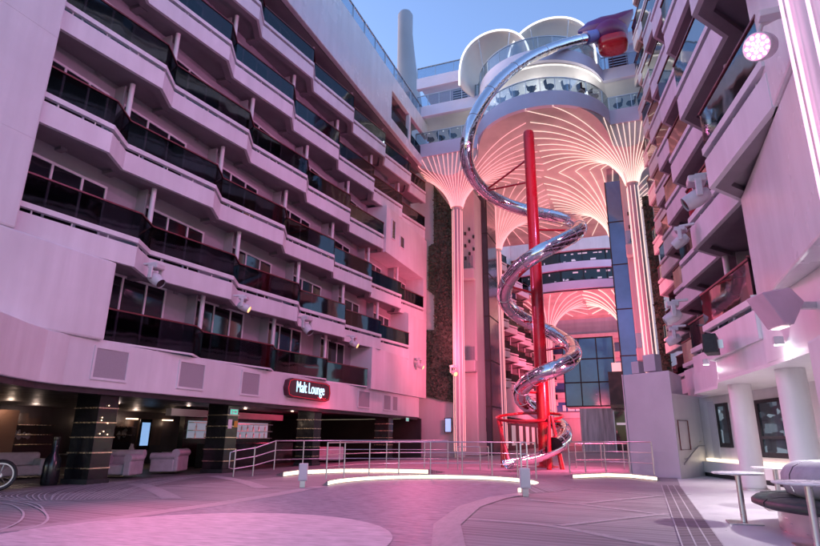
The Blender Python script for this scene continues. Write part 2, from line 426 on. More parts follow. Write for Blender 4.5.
structure('terrace_floor', MB().sheet([(.8, -4), (12, -4), (12, 30), (1.6, 30), (.9, 21), (.82, 18)], .006), M['palefloor'], 'smooth pale terrace floor by the sofa', 'terrace floor')
mb = MB()
structure('deck_lane', MB().sheet([(.3, 2), (.8, 2), (.82, 18), (.36, 18)], .009), M['deckdark'], 'narrow planked lane edging the pale terrace', 'deck lane')
for x in (.31, .47, .63, .79): line_mesh([(x, 2), (x + .02, 18)], .02, .014, mb)
structure('lane_line', mb, M['caulk'], 'thin white lines along the planked lane', 'deck line')

# raised platforms with lit edges
def ring_sector(cx, cy, r0, r1, a0, a1, n=40): return arc(cx, cy, r0, a0, a1, n) + arc(cx, cy, r1, a1, a0, n)
def deck_ramp(front_edge, back_edge, h, label):
    """a deck that rises to a lit front edge and falls back to the floor behind"""
    n = len(front_edge); mb = MB()
    mb.grid([[(x, y, h) for x, y in front_edge], [(x, y, .005) for x, y in back_edge]])
    mb.grid([[(x, y, 0) for x, y in front_edge], [(x, y, h) for x, y in front_edge]])
    for e in (0, -1):
        (x0, y0), (x1, y1) = front_edge[e], back_edge[e]; mb.add([(x0, y0, 0), (x1, y1, 0), (x1, y1, .005), (x0, y0, h)], [(0, 1, 2, 3)])
    structure('raised_deck', mb, M['deck'], label, 'platform')
fe = arc(-5.6, 15.4, 2.9, 196, -22, 60)
deck_ramp(fe, [(-5.6 + (2.95 + 1.7 * math.sin(PI * (k + 1) / 62)) * math.cos(rad(196 - 218 * k / 60)), 15.4 + (2.95 + 1.7 * math.sin(PI * (k + 1) / 62)) * math.sin(rad(196 - 218 * k / 60))) for k in range(61)], .15, 'raised crescent deck behind the round stage')
mb = MB(); a = arc(-5.6, 15.4, 2.875, 196, -24, 60); mb.ribbon(a, arc(-5.6, 15.4, 2.899, 196, -24, 60), .03, .12)
tag(mb.build('light_strip', M['led']), 'long curved glowing light strip around the round stage', 'light strip')
e2 = [(-11.7, 17.36), (-11.88, 18.56), (-10.9, 19.96), (-9.2, 20.56), (-7.6, 20.46)]
deck_ramp(e2, [(-12.6, 18.2), (-12.9, 19.6), (-11.6, 21.6), (-9.3, 22.3), (-7.4, 21.9)], .18, 'raised deck with ramp in front of the lounge')
tag(MB().ribbon([(x + .02, y - .04) for x, y in e2], e2, .03, .15).build('light_strip', M['led']), 'glowing light strip along the raised deck before the lounge', 'light strip')
e3 = [(-2.3, 19.8), (-1.3, 21.0), (-.55, 20.75), (.25, 19.6)]
deck_ramp(e3, [(-2.8, 21.2), (-1.5, 23.4), (-.5, 23.4), (.35, 20.3)], .15, 'raised deck beside the grey stair enclosure')
tag(MB().ribbon([(x + .01, y - .05) for x, y in e3], [(x, y - .005) for x, y in e3], .03, .12).build('light_strip', M['led']), 'glowing light strip on the right raised deck', 'light strip')
# landing pad of the slide
structure('landing_pad', MB().sheet(arc(-4.6, 26, 3.1, 0, 360, 48)[:-1], .006), M['border'], 'pale round landing pad under the slide', 'landing pad')

# ------------------------------------------------------------------ railings (stainless)
def railing(name, pts, zf, label, h=1.0, group='stainless railings on the raised decks', rails=3, slope_first=None):
    t = thing(name, label, 'railing', (pts[0][0], pts[0][1], zf), group)
    for i, (x, y) in enumerate(pts):
        z0 = 0 if (slope_first and i < slope_first) else zf
        MB().tube([(x, y, z0 - (0.0)), (x, y, zf + h)], .022, 8).build('post', M['steel'], t, smooth=True)
    for k in range(rails):
        z = zf + h - k * h * .33
        MB().tube([(x, y, z) for x, y in pts], .02 if k == 0 else .013, 8).build('rail', M['steel'], t, smooth=True)
    return t
A1 = arc(-5.6, 15.4, 3.05, 190, 12, 9)
railing('railing', [(x, y) for x, y in A1[:9]], .15, 'long curved steel railing along the edge of the round stage')
railing('railing', [(-12.69, 18.2), (-12.2, 19.3), (-11.2, 20.3), (-9.5, 20.95), (-7.9, 20.9), (-7.0, 21.0)], .18, 'steel railing on the raised deck before the lounge windows')
rp = thing('railing', 'short sloping steel ramp rail with rounded end before the lounge', 'railing', (-12.9, 17.6, 0), 'stainless railings on the raised decks')
for k in range(3):
    dz = k * .33
    MB().tube([(-13.4, 16.9, .85 - dz * .9), (-13.0, 17.5, .95 - dz * .9), (-12.69, 18.2, 1.18 - dz)], .02, 8).build('rail', M['steel'], rp, smooth=True)
for x, y, h in ((-13.4, 16.9, .9), (-13.02, 17.45, .98)): MB().tube([(x, y, 0), (x, y, h)], .026, 8).build('post', M['steel'], rp, smooth=True)
MB().tube([(-13.4, 16.9, .85), (-13.5, 16.75, .8), (-13.5, 16.75, .3), (-13.4, 16.9, .25)], .02, 8).build('end_loop', M['steel'], rp, smooth=True)
railing('railing', [(-6.9, 21.9), (-6.0, 21.9), (-5.9, 22.8)], .1, 'low steel railing stub left of the slide exit', .85)
railing('railing', [(-2.45, 20.3), (-2.0, 21.0), (-1.35, 21.4), (-.55, 21.15), (.2, 20.15)], .15, 'steel railing beside the grey stair enclosure')
railing('railing', [(-2.8, 25.5), (-1.8, 26.2), (-.9, 26.4), (-.4, 25.6)], .05, 'far steel railing behind the slide exit on the right', 1.0)

def pedestal(loc, label, rz):
    t = thing('power_pedestal', label, 'pedestal', loc, 'grey service pedestals at the stage ends', True, rz)
    MB().box((-.07, -.06, 0), (.07, .06, .18)).build('stem', M['steel'], t, bevel=.008)
    MB().box((-.115, -.1, .18), (.115, .1, .62)).build('cabinet', M['boxgrey'], t, bevel=.012)
    MB().box((-.1, -.11, .21), (.1, -.1, .59)).build('door', M['boxgrey'], t, bevel=.004)
    return t
pedestal((-8.75, 13.9, 0), 'grey service pedestal left of the round stage before the lounge', rad(28))
pp = pedestal((-2.66, 13.55, 0), 'grey service pedestal with steel hoop at the right end of the stage light strip', rad(18))
MB().tube([(-.07, 0, .62), (-.07, 0, 1.12), (-.045, 0, 1.18), (.045, 0, 1.18), (.07, 0, 1.12), (.07, 0, .62)], .02, 8).build('hoop', M['steel'], pp, smooth=True)
MB().tube([(-.07, 0, .92), (.07, 0, .92)], .016, 8).build('hoop_bar', M['steel'], pp, smooth=True)

# ------------------------------------------------------------------ cabin blocks
def block(root, sgn, xv, xp, xback, levels, period, step):
    """sgn -1: left wall (fronts look to +X). levels: dicts bar, y0, y1, peak, first"""
    for L in levels:
        bar = L['bar']; zb = bar - .85; zt = bar - .2; ceil = L['ceil']
        pk = L['peak']
        ks = range(-12, 30)
        nodes = []
        for k in ks: nodes += [(pk + k * period, xp), (pk + k * period + step, xv)]
        def X(y):
            for (ya, xa), (yb, xb) in zip(nodes, nodes[1:]):
                if ya <= y <= yb: return xa + (xb - xa) * (y - ya) / (yb - ya)
            return xv
        def path(ya, yb):
            ys = [ya] + [y for y, _ in nodes if ya + .02 < y < yb - .02] + [yb]
            return [(X(y), y) for y in ys]
        cuts = [L['y0']] + [pk + k * period + step for k in ks if L['y0'] + .6 < pk + k * period + step < L['y1'] - .8] + [L['y1']]
        for ya, yb in zip(cuts, cuts[1:]):
            p = path(ya, yb); off = lambda d: [(x - sgn * 0 + d, y) for x, y in p]
            out = -sgn   # direction towards the open court
            if L.get('flat'):
                bal = None
            mb = MB()
            if not L.get('flat'):
                mb.ribbon(p, [(x - out * .12, y) for x, y in p], zb, zt)
                back = [(xback, y) for _, y in p]
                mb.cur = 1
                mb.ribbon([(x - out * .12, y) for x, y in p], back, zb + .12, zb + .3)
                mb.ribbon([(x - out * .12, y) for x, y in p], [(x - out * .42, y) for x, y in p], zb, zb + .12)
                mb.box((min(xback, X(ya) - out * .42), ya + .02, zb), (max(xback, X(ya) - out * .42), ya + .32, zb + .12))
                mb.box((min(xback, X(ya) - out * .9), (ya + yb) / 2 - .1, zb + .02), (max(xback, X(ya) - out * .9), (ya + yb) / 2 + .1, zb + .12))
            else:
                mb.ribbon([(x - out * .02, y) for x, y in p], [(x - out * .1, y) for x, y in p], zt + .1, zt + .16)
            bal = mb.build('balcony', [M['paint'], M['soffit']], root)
            # sub-parts
            br = .06
            if not L.get('flat'):
                rb = MB().ribbon([(x + out * .03, y) for x, y in p], [(x - out * .11, y) for x, y in p], bar - .075, bar + .075)
                y = ya + .5
                while y < yb - .2:
                    rb.box((X(y) - out * .07 - .015, y - .015, zt), (X(y) - out * .07 + .015, y + .015, bar - .07)); y += 1.05
                rb.build('base_rail', M['paint'], bal)
            g0 = bar + .075 if not L.get('flat') else zt + .16
            MB().ribbon([(x - out * .03, y) for x, y in p], [(x - out * .045, y) for x, y in p], g0, bar + .9).build('glass_panel', L.get('glass', M['glass']), bal)
            MB().ribbon([(x + out * .0, y) for x, y in p], [(x - out * .07, y) for x, y in p], bar + .9, bar + .945).build('handrail', M['maroon'], bal)
            # partition and post at the start of the bay
            zf = zb + .3 if not L.get('flat') else bar - .15
            if ya > L['y0'] + .1:
                xq = X(ya) - out * .5
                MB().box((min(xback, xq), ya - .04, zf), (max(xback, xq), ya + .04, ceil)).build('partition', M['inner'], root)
                MB().lathe([(.085, zf), (.085, ceil)], 12, (X(ya) - out * .22, ya, 0)).build('post', M['paint'], root, smooth=True)
            # sliding door
            d0, d1 = ya + .3, min(ya + 3.2, yb - .3)
            if d1 - d0 > .8:
                xd = xback + out * .04
                MB().box((min(xback - out * .02, xd), d0, zf + .02), (max(xback - out * .02, xd), d1, zf + 2.42)).build('cabin_door', M['pane'], root)
                door = root.children[-1] if False else bpy.data.objects[-1] if False else None
                fr = MB(); xf0, xf1 = sorted((xd, xd + out * .035))
                for yy in (d0 - .03, d0 + (d1 - d0) * .36, d0 + (d1 - d0) * .7, d1 - .03): fr.box((xf0, yy, zf), (xf1, yy + .07, zf + 2.42))
                fr.box((xf0, d0 - .03, zf + 2.42), (xf1, d1 + .04, zf + 2.5))
                fr.build('door_frame', M['paint'], root)

XBACK_L = -15.85
LEFT = thing('cabin_block', 'long white left-hand cabin block with zigzag balconies above the dark lounge', 'cabin block', (-14.7, 20, 0))
lv = []
for i, (bar, y0, y1, pk) in enumerate([(4.12, 12.0, 29.5, 15.4), (7.22, 9.0, 35.0, 12.5), (10.4, 8.95, 37.8, 11.0), (13.6, 8.95, 31.0, 12.5), (16.8, 8.95, 38.4, 15.4), (20.0, 8.95, 38.4, 16.9)]):
    lv.append(dict(bar=bar, y0=y0, y1=y1, peak=pk, ceil=bar + 2.35 if i else 6.5, flat=(i == 0)))
block(LEFT, -1, -14.92, -14.38, XBACK_L, lv, 4.5, .98)
# solid wall towards the camera, with openings' ends
wall = MB()
XW = -14.5
ends = [(6.37, 21.9, 8.97), (4.0, 6.37, 12.0)]
wall.box((-16.5, 0, 4.0), (XW, 12.0, 6.37)); wall.box((-16.5, 0, 6.37), (XW, 8.97, 22.0))
wall.build('solid_wall', M['paint'], LEFT, bevel=.06)
# seam lines on the solid wall
mb = MB()
for z in (8.9, 12.1, 15.3): mb.box((XW, 0, z), (XW + .006, 8.9, z + .03))
for y in (3.2, 6.1): mb.box((XW, y, 4.0), (XW + .006, y + .025, 22))
mb.build('weld_seam', M['paint'], LEFT)
# far ends of each deck
mb = MB()
for z0, z1, ya in ((4.0, 6.4, 29.52), (6.4, 9.55, 35.02), (9.55, 12.75, 37.82), (12.75, 15.95, 31.02)):
    mb.box((-16.5, ya, z0), (-14.46, 38.5, z1))
mb.build('end_wall', M['paint'], LEFT)
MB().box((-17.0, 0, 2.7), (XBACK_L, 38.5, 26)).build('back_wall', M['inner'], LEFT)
for y, z, a, h in ((31.9, 14.0, .45, 1.25), (33.3, 13.85, .6, .75)):
    wn = MB().box((-14.46, y, z), (-14.43, y + a, z + h)).build('window', M['pane'], LEFT)
    mb = MB()
    for q in ((y - .06, y, z - .06, z + h + .06), (y + a, y + a + .06, z - .06, z + h + .06)): mb.box((-14.46, q[0], q[2]), (-14.4, q[1], q[3]))
    mb.box((-14.46, y, z + h), (-14.4, y + a, z + h + .06)); mb.box((-14.46, y, z - .06), (-14.4, y + a, z))
    mb.build('window_frame', M['paint'], wn)
# fascia above the lounge, rounded at its near end
fp = [(-11.6, 6.2), (-12.6, 7.3), (-13.4, 8.5), (-13.95, 9.4), (-14.35, 10.2), (-14.58, 11.0), (-14.64, 12), (-14.64, 24), (-14.64, 37.6)]
MB().ribbon(fp, [(-17, 6.2)] + [(-17, y) for _, y in fp[1:]], 2.65, 4.0).build('fascia', M['paint'], LEFT, bevel=.03)
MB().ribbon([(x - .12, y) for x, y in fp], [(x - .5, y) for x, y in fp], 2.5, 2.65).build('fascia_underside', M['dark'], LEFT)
for ya, yb in ((11.9, 13.0), (15.15, 16.3), (18.42, 19.48), (28.35, 29.7), (31.65, 32.65), (33.0, 33.7)):
    vt = MB().box((-14.64, ya, 2.95), (-14.622, yb, 3.78)).build('vent_grille', M['grille'], LEFT)
    mb = MB()
    for q in ((ya - .07, ya, 2.88, 3.85), (yb, yb + .07, 2.88, 3.85)): mb.box((-14.64, q[0], q[2]), (-14.6, q[1], q[3]))
    mb.box((-14.64, ya, 3.78), (-14.6, yb, 3.85)); mb.box((-14.64, ya, 2.88), (-14.6, yb, 2.95)); mb.build('vent_frame', M['paint'], vt)
# top panel with rim, cut-outs towards the far end
mb = MB()
mb.prism_x([(0, 21.9), (31.4, 21.9), (31.4, 26.25), (0, 26.25)], -14.75, -14.45)
mb.prism_x([(31.4, 21.9), (38.6, 21.9), (38.6, 22.7), (31.4, 22.7)], -14.75, -14.45)
mb.prism_x([(31.4, 24.9), (38.6, 24.9), (38.6, 26.25), (31.4, 26.25)], -14.75, -14.45)
mb.prism_x([(34.6, 22.7), (34.95, 22.7), (34.95, 24.9), (34.6, 24.9)], -14.75, -14.45)
mb.build('top_panel', M['gloss'], LEFT, bevel=.04)
MB().box((-16.5, 0, 26), (-14.5, 38.6, 26.2)).build('top_deck', M['inner'], LEFT)
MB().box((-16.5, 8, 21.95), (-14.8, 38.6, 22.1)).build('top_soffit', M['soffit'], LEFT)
MB().box((-14.62, 31.45, 22.75), (-14.58, 38.5, 23.6)).build('cutout_glass', M['glass'], LEFT)
tr = MB().box((-14.62, 0, 26.25), (-14.6, 38.6, 27.35)).build('top_glass', M['clear'], LEFT)
for i in range(6, 25): MB().box((-14.66, i * 1.6, 26.25), (-14.56, i * 1.6 + .05, 27.345)).build('glass_post', M['steel'], tr)
MB().box((-14.66, 0, 27.35), (-14.56, 38.6, 27.41)).build('top_rail', M['steel'], tr)

# ------------------------------------------------------------------ lounge under the left block
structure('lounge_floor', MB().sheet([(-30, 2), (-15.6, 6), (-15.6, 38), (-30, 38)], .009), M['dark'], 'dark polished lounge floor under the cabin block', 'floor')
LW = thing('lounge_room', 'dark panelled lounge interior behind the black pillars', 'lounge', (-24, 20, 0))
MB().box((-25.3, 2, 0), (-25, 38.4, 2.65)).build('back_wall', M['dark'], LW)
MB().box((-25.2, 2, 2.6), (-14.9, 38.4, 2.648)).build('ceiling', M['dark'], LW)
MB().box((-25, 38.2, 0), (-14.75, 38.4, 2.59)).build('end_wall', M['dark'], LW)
for y0 in (13, 16, 20, 23.5): MB().box((-25, y0, .9), (-24.94, y0 + 1.6, 2.3)).build('wall_panel', M['dark_wood'], LW)
for (x, y, z) in ((-24.6, 17, 1.0), (-24.6, 17, 1.4), (-24.6, 17, 1.8), (-24.6, 21.4, 1.4), (-24.6, 21.4, 1.8)):
    MB().box((x - .3, y, z), (x, y + 1.6, z + .03)).build('wall_shelf', M['gold'], LW)
for y in (15.2, 19.9, 22.6, 25.0):
    MB().box((-24.93, y, 2.2), (-24.83, y + .7, 2.26)).build('picture_lamp', M['warmlamp'], LW)
    point('picture_lamp_light', (-24.6, y + .35, 2.05), (1, .68, .5), 9, .1)
def pillar(y, label, red=False):
    t = thing('lounge_pillar', label, 'pillar', (-15.5, y + .33, 0), 'black pillars along the lounge front')
    MB().box((-16.0, y, 0), (-15.05, y + .66, 2.598)).build('shaft', M['black'], t, bevel=.015)
    for z in (.42, .85, 1.28, 1.7, 2.12): MB().box((-16.02, y - .02, z), (-15.03, y + .68, z + .035)).build('brass_band', M['gold'], t)
    MB().box((-16.04, y - .04, 0), (-15.01, y + .7, .14)).build('plinth', M['soft_black'], t)
    return t
p1 = pillar(12.65, 'black pillar with brass bands nearest the motorbike')
pillar(8.6, 'black pillar at the left edge beside the motorbike wheel')
pillar(18.3, 'black pillar with brass bands between the armchairs and the lit bar')
pillar(24.6, 'black pillar left of the red lounge sign reflection')
pillar(33.4, 'black pillar near the far end of the lounge')
# warm fairy lights on the first pillar
mb = MB()
for i in range(7): mb.blob((-15.01, 12.75 + random.random() * .45, 1.3 + random.random() * 1.1), (.02, .02, .02), 6, 4)
mb.build('fairy_light', M['warmlamp'], p1)
# bar with lit shelving
bar_t = thing('back_bar', 'lit shelves of bottles behind the dark bar counter', 'bar', (-19, 26, 0))
MB().box((-19.9, 21.0, 0), (-19.6, 27.5, 2.6)).build('backboard', M['black'], bar_t)
MB().box((-19.6, 21.2, 1.25), (-19.57, 27.2, 2.05)).build('light_panel', M['shelflight'], bar_t)
for z in (1.25, 1.6, 1.95): MB().box((-19.57, 21.2, z), (-19.25, 27.2, z + .03)).build('shelf', M['steel'], bar_t)
MB().box((-19.2, 19.4, 2.2), (-18.9, 27.6, 2.5)).build('header', M['boxgrey'], bar_t)
MB().box((-18.6, 20.8, 0), (-18.0, 27.4, 1.05)).build('counter', M['black'], bar_t, bevel=.02)
bottle_mb = MB().lathe([(0, 0), (.04, 0), (.042, .18), (.015, .23), (.015, .3), (0, .3)], 10)
b0 = None
for i in range(22):
    z = (1.28, 1.63)[i % 2]; y = 21.5 + (i // 2) * .52 + random.random() * .2
    if b0 is None:
        b0 = bottle_mb.build('bottle', M['steel'], smooth=True); o = b0
    else:
        o = b0.copy(); COL.objects.link(o)
    o.location = (-19.42, y, z); tag(o, 'small pale bottle on the lit shelves behind the bar', 'bottle', 'bottles on the back bar shelves')
for y, z0, wd, lb in ((16.6, 1.05, 1.5, 'dark framed picture of pale shapes under its lamp, left of the tall blue screen'), (22.0, 1.1, 1.1, 'dark framed picture of pale shapes right of the tall blue screen')):
    t = thing('framed_picture', lb, 'picture', (-24.9, y, z0))
    MB().box((-24.93, y, z0), (-24.88, y + wd, z0 + 1.05)).build('frame', M['dark_wood'], t)
    mb = MB()
    for k in range(7): mb.blob((-24.87, y + wd * (.2 + .6 * random.random()), z0 + .2 + .35 * random.random()), (.01, .05 + .09 * random.random(), .06 + .12 * random.random()), 10, 6)
    mb.build('canvas_shape', M['hide'], t)
    point('picture_lamp_light', (-24.3, y + wd / 2, z0 + 1.15), (1, .72, .6), 35, .08)
pn = thing('wall_panel', 'lit brown wall panel behind the long grey sofa', 'panel', (-22.5, 14.8, 1.3))
MB().box((-22.6, 14.2, .6), (-22.5, 15.5, 2.3)).build('board', vary('brown_board', (.22, .12, .08), .5), pn)
point('panel_light', (-22.1, 14.8, 2.3), (1, .72, .55), 30, .08)
for i_, (x, y) in enumerate(((-17.2, 14.4), (-18.2, 19.6), (-17.6, 22.6), (-17.0, 25.6), (-19.5, 17.2))):
    t = thing('ceiling_downlight', 'small lit downlight in the dark lounge ceiling', 'downlight', (x, y, 2.59), 'downlights in the lounge ceiling')
    MB().lathe([(0, 2.585), (.07, 2.585), (.07, 2.6)], 14, (x, y, 0)).build('lens', M['warmlamp'], t)
    point('downlight_glow', (x, y, 2.45), (1, .74, .7), 11, .06)
for i_, (x, y, rz_) in enumerate(((-16.6, 28.6, 30), (-17.4, 30.0, 200))):
    t = thing('low_sofa', ('low grey sofa behind the ramp railing', 'low grey sofa deeper in the lounge behind the railing')[i_], 'sofa', (x, y, 0), None, True, rad(rz_))
    MB().box((-.9, -.4, .1), (.9, .4, .42)).build('seat', M['hide'], t, bevel=.06)
    MB().box((-.95, .3, .1), (.95, .55, .8)).build('backrest', M['hide'], t, bevel=.06)
scr = thing('wall_screen', 'tall blue lit screen in the lounge doorway', 'screen', (-21, 20.3, 1))
MB().box((-21.3, 20.1, .75), (-21.26, 20.75, 2.1)).build('bezel', M['black'], scr)
MB().box((-21.25, 20.2, .95), (-21.24, 20.65, 1.95)).build('display', M['screen'], scr)
scr = thing('small_screen', 'small blue lit screen behind the ramp railing', 'screen', (-17, 27, 1))
MB().box((-16.55, 25.6, .85), (-16.5, 26.3, 1.3)).build('bezel', M['black'], scr)
MB().box((-16.49, 25.65, .9), (-16.485, 26.25, 1.25)).build('display', M['shelflight'], scr)

def armchair(loc, rz, label, back=True):
    t = thing('armchair', label, 'armchair', loc, 'grey lounge armchairs', True, rz)
    MB().box((-.38, -.36, .1), (.38, .36, .42)).build('seat', M['hide'], t, bevel=.05)
    for sx in (-1, 1):
        a = MB().box((sx * .5 - .12, -.42, .08), (sx * .5 + .12, .42, .6)); a.build('arm', M['hide'], t, bevel=.04)
        MB().tube([(sx * .52, -.44, .62), (sx * .52, .44, .62)], .14, 12).build('arm_roll', M['hide'], t, smooth=True)
    MB().box((-.6, .34, .08), (.6, .56, .72)).build('backrest', M['hide'], t, bevel=.05)
    MB().tube([(-.62, .46, .74), (.62, .46, .74)], .15, 12).build('back_roll', M['hide'], t, smooth=True)
    return t
armchair((-16.85, 15.25, 0), rad(20), 'grey rolled-arm armchair turned sideways nearest the banded pillar')
armchair((-17.1, 17.7, 0), rad(-65), 'grey rolled-arm armchair seen from behind next to the second pillar')
sf = thing('lounge_sofa', 'long low grey sofa behind the motorbike', 'sofa', (-19.6, 13.2, 0), None, True, rad(70))
MB().box((-1.1, -.4, .1), (1.1, .4, .42)).build('seat', M['hide'], sf, bevel=.06)
MB().box((-1.2, .3, .1), (1.2, .6, .82)).build('backrest', M['hide'], sf, bevel=.08)
for sx in (-1, 1): MB().box((sx * 1.15 - .15, -.42, .08), (sx * 1.15 + .15, .5, .62)).build('arm', M['hide'], sf, bevel=.07)
for i, (x, y) in enumerate(((-18.3, 17.0), (-20.0, 18.5), (-19.5, 15.6))):
    t = thing('lounge_table', 'small dark table with bottles deep in the lounge', 'table', (x, y, 0), 'small dark lounge tables', True)
    MB().lathe([(0, .7), (.4, .7), (.4, .74), (0, .74)], 20).build('top', M['dark_wood'], t)
    MB().lathe([(.25, 0), (.25, .03), (.04, .06), (.04, .7)], 14).build('leg', M['steel'], t)
    v = MB().lathe([(0, 0), (.06, 0), (.07, .15), (.03, .22), (.03, .32), (0, .32)], 12).build('table_bottle', M['hide'], None, smooth=True)
    v.location = (x + .1, y, .74); tag(v, 'pale bottle on a small dark table in the lounge', 'bottle', 'bottles on the lounge tables')
fv = MB().lathe([(0, 0), (.2, 0), (.22, .06), (.22, .5), (.19, .7), (.09, .86), (.075, 1.2), (.09, 1.22), (.09, 1.3), (0, 1.3)], 20).build('bottle_sculpture', M['black'], None, smooth=True)
fv.location = (-15.95, 12.2, .01); tag(fv, 'tall black bottle-shaped sculpture at the foot of the banded pillar', 'sculpture')
# motorbike at the left edge
mo = thing('motorbike', 'parked motorbike with spoked front wheel at the left edge of the lounge', 'motorbike', (-15.75, 9.75, 0), None, True, rad(60))
def wheel(x, nm='wheel'):
    Rm = Matrix.Rotation(PI / 2, 4, 'X')
    wv = MB().lathe([(.3, -.05), (.35, -.06), (.38, 0), (.35, .06), (.3, .05), (.3, -.05)], 28, (x, 0, .38), Rm).build(nm, M['soft_black'], mo, smooth=True)
    relative(wv)
    r = MB().lathe([(.27, -.03), (.3, -.03), (.3, .03), (.27, .03), (.27, -.03)], 28, (x, 0, .38), Rm)
    r.lathe([(0, -.05), (.06, -.05), (.06, .05), (0, .05)], 12, (x, 0, .38), Rm)
    for k in range(14):
        a = 2 * PI * k / 14; r.tube([(x, 0, .38), (x + .28 * math.cos(a), 0, .38 + .28 * math.sin(a))], .006, 5)
    r.build('rim', M['steel'], wv)
wheel(.75); wheel(-.75)
MB().tube([(.75, .08, .38), (.45, .08, 1.0)], .03, 8).tube([(.75, -.08, .38), (.45, -.08, 1.0)], .03, 8).build('fork', M['steel'], mo, smooth=True)
MB().tube([(.3, .38, 1.05), (.42, .2, 1.02), (.42, -.2, 1.02), (.3, -.38, 1.05)], .02, 8).build('handlebar', M['steel'], mo, smooth=True)
MB().blob((.15, 0, .82), (.32, .16, .15)).build('tank', M['lampbody'], mo, smooth=True)
MB().blob((-.42, 0, .76), (.38, .15, .08)).build('seat', M['soft_black'], mo, smooth=True)
MB().box((-.25, -.14, .25), (.3, .14, .65)).build('engine', M['steel'], mo, bevel=.04)
MB().blob((.55, 0, .98), (.1, .12, .12)).build('headlight', M['steel'], mo, smooth=True)

# lounge sign with letters
def text_mesh(body, size, mat, name, parent, loc, rot, ext=.01):
    c = bpy.data.curves.new(name, 'FONT'); c.body = body; c.size = size; c.extrude = ext; c.align_x = 'CENTER'; c.align_y = 'CENTER'
    o = bpy.data.objects.new(name, c); COL.objects.link(o)
    dg = bpy.context.evaluated_depsgraph_get(); me = bpy.data.meshes.new_from_object(o.evaluated_get(dg))
    COL.objects.unlink(o); bpy.data.objects.remove(o)
    me.materials.clear(); me.materials.append(mat)
    q = bpy.data.objects.new(name, me); COL.objects.link(q)
    q.parent = parent; q.location = Vector(loc) - (parent.location if parent else Vector()); q.rotation_euler = rot
    return q
sg = thing('lounge_sign', 'dark red Malt Lounge sign with pale glowing letters on the white fascia', 'sign', (-14.5, 23.1, 3.4))
zz = [(21.3, 3.08), (21.6, 3.0), (24.5, 2.96), (24.85, 3.06), (24.95, 3.4), (24.85, 3.78), (24.5, 3.86), (21.6, 3.84), (21.3, 3.74), (21.2, 3.4)]
MB().prism_x(zz, -14.64, -14.42).build('board', vary('dark_red_board', (.07, .012, .025), .35), sg, bevel=.02)
bt = [( -14.41, y, z) for y, z in [(23.1 + (y - 23.1) * .95, 3.41 + (z - 3.41) * .88) for y, z in zz]]
MB().tube(bt, .009, 6, closed=True).build('border_tube', M['signred'], sg)
sgx = text_mesh('Malt Lounge', .7, M['sign_text'], 'lettering', sg, (-14.405, 23.1, 3.47), (PI / 2, 0, PI / 2))
sgx.scale.x = .7
MB().tube([(-14.4, 23.7, 3.12), (-14.4, 23.95, 3.07), (-14.4, 24.1, 3.13), (-14.4, 24.3, 3.07), (-14.4, 24.45, 3.12)], .018, 6).build('red_squiggle', M['signred'], sg)
point('sign_glow', (-14.2, 24.8, 2.7), (1, .04, .12), 35, .3)
point('sign_glow', (-16.6, 27.2, 2.2), (1, .04, .14), 260, .2)

def exit_sign(loc, label, arrow=True):
    t = thing('exit_sign', label, 'sign', loc, None, True)
    MB().box((-.02, -.24, -.12), (0, .24, .12)).build('casing', M['boxgrey'], t)
    MB().box((0, -.21, -.09), (.006, .21, .09)).build('face', M['green_sign'], t)
    MB().prism_x([(-.02, -.02), (.06, -.02), (.06, -.06), (.15, .0), (.06, .06), (.06, .02), (-.02, .02)], .006, .012).build('arrow', M['lampbody'], t)
    mb = MB().prism_x([(-.17, -.07), (-.12, -.02), (-.14, .03), (-.1, .05), (-.06, .0), (-.09, -.02), (-.07, -.07), (-.1, -.07), (-.12, -.04), (-.15, -.07)], .006, .012)
    mb.build('running_figure', M['lampbody'], t)
exit_sign((-15.02, 18.63, 2.26), 'green exit sign on the pillar between the armchairs and the bar')
exit_sign((-14.6, 35.4, 2.45), 'green exit sign at the far end of the white fascia')
t = thing('arrow_sign', 'small grey arrow sign on the pillar at the left edge', 'sign', (-15.02, 8.93, 2.1), None, True)
MB().box((0, -.2, -.12), (.02, .2, .12)).build('plate', M['boxgrey'], t)
MB().prism_x([(-.12, -.025), (.02, -.025), (.02, -.08), (.12, 0), (.02, .08), (.02, .025), (-.12, .025)], .02, .026).build('arrow', M['lampbody'], t)
nb = thing('notice', 'white and yellow notices on the pillar below the exit sign', 'notice', (-15.03, 18.65, 1.8), None, True)
MB().box((0, -.3, -.17), (.008, -.08, .17)).build('white_sheet', M['top'], nb)
MB().box((0, .05, -.12), (.008, .25, .12)).build('yellow_sheet', vary('yellow_card', (.6, .38, .05), .6), nb)

# ------------------------------------------------------------------ right cabin block
RIGHT = thing('cabin_block', 'steep white right-hand cabin block with sharp balcony corners', 'cabin block', (2.5, 20, 0))
rl = []
for bar, y0, y1, pk in [(4.1, 13.05, 38, 16.5), (7.2, 9.2, 38, 16.5), (10.7, 9.0, 38, 15.4), (13.7, 8.5, 38, 16.5), (16.9, 8.5, 38, 15.6), (20.1, 8.5, 38, 16.5), (23.3, 8.5, 38, 15.6), (26.5, 8.5, 38, 16.5)]:
    rl.append(dict(bar=bar, y0=y0, y1=y1, peak=pk, ceil=bar + (2.35 if bar != 7.2 else 2.65)))
block(RIGHT, 1, 2.5, 1.8, 4.2, rl, 4.3, .95)
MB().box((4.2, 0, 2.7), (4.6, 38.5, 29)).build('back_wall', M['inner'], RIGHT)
mb = MB(); mb.box((2.5, 6, 3.9), (4.2, 13.0, 6.35)); mb.box((2.44, 6, 6.35), (4.2, 9.6, 9.85)); mb.box((2.46, 6, 9.85), (4.2, 9.0, 29.5))
mb.build('solid_wall', M['gloss'], RIGHT, bevel=.05)
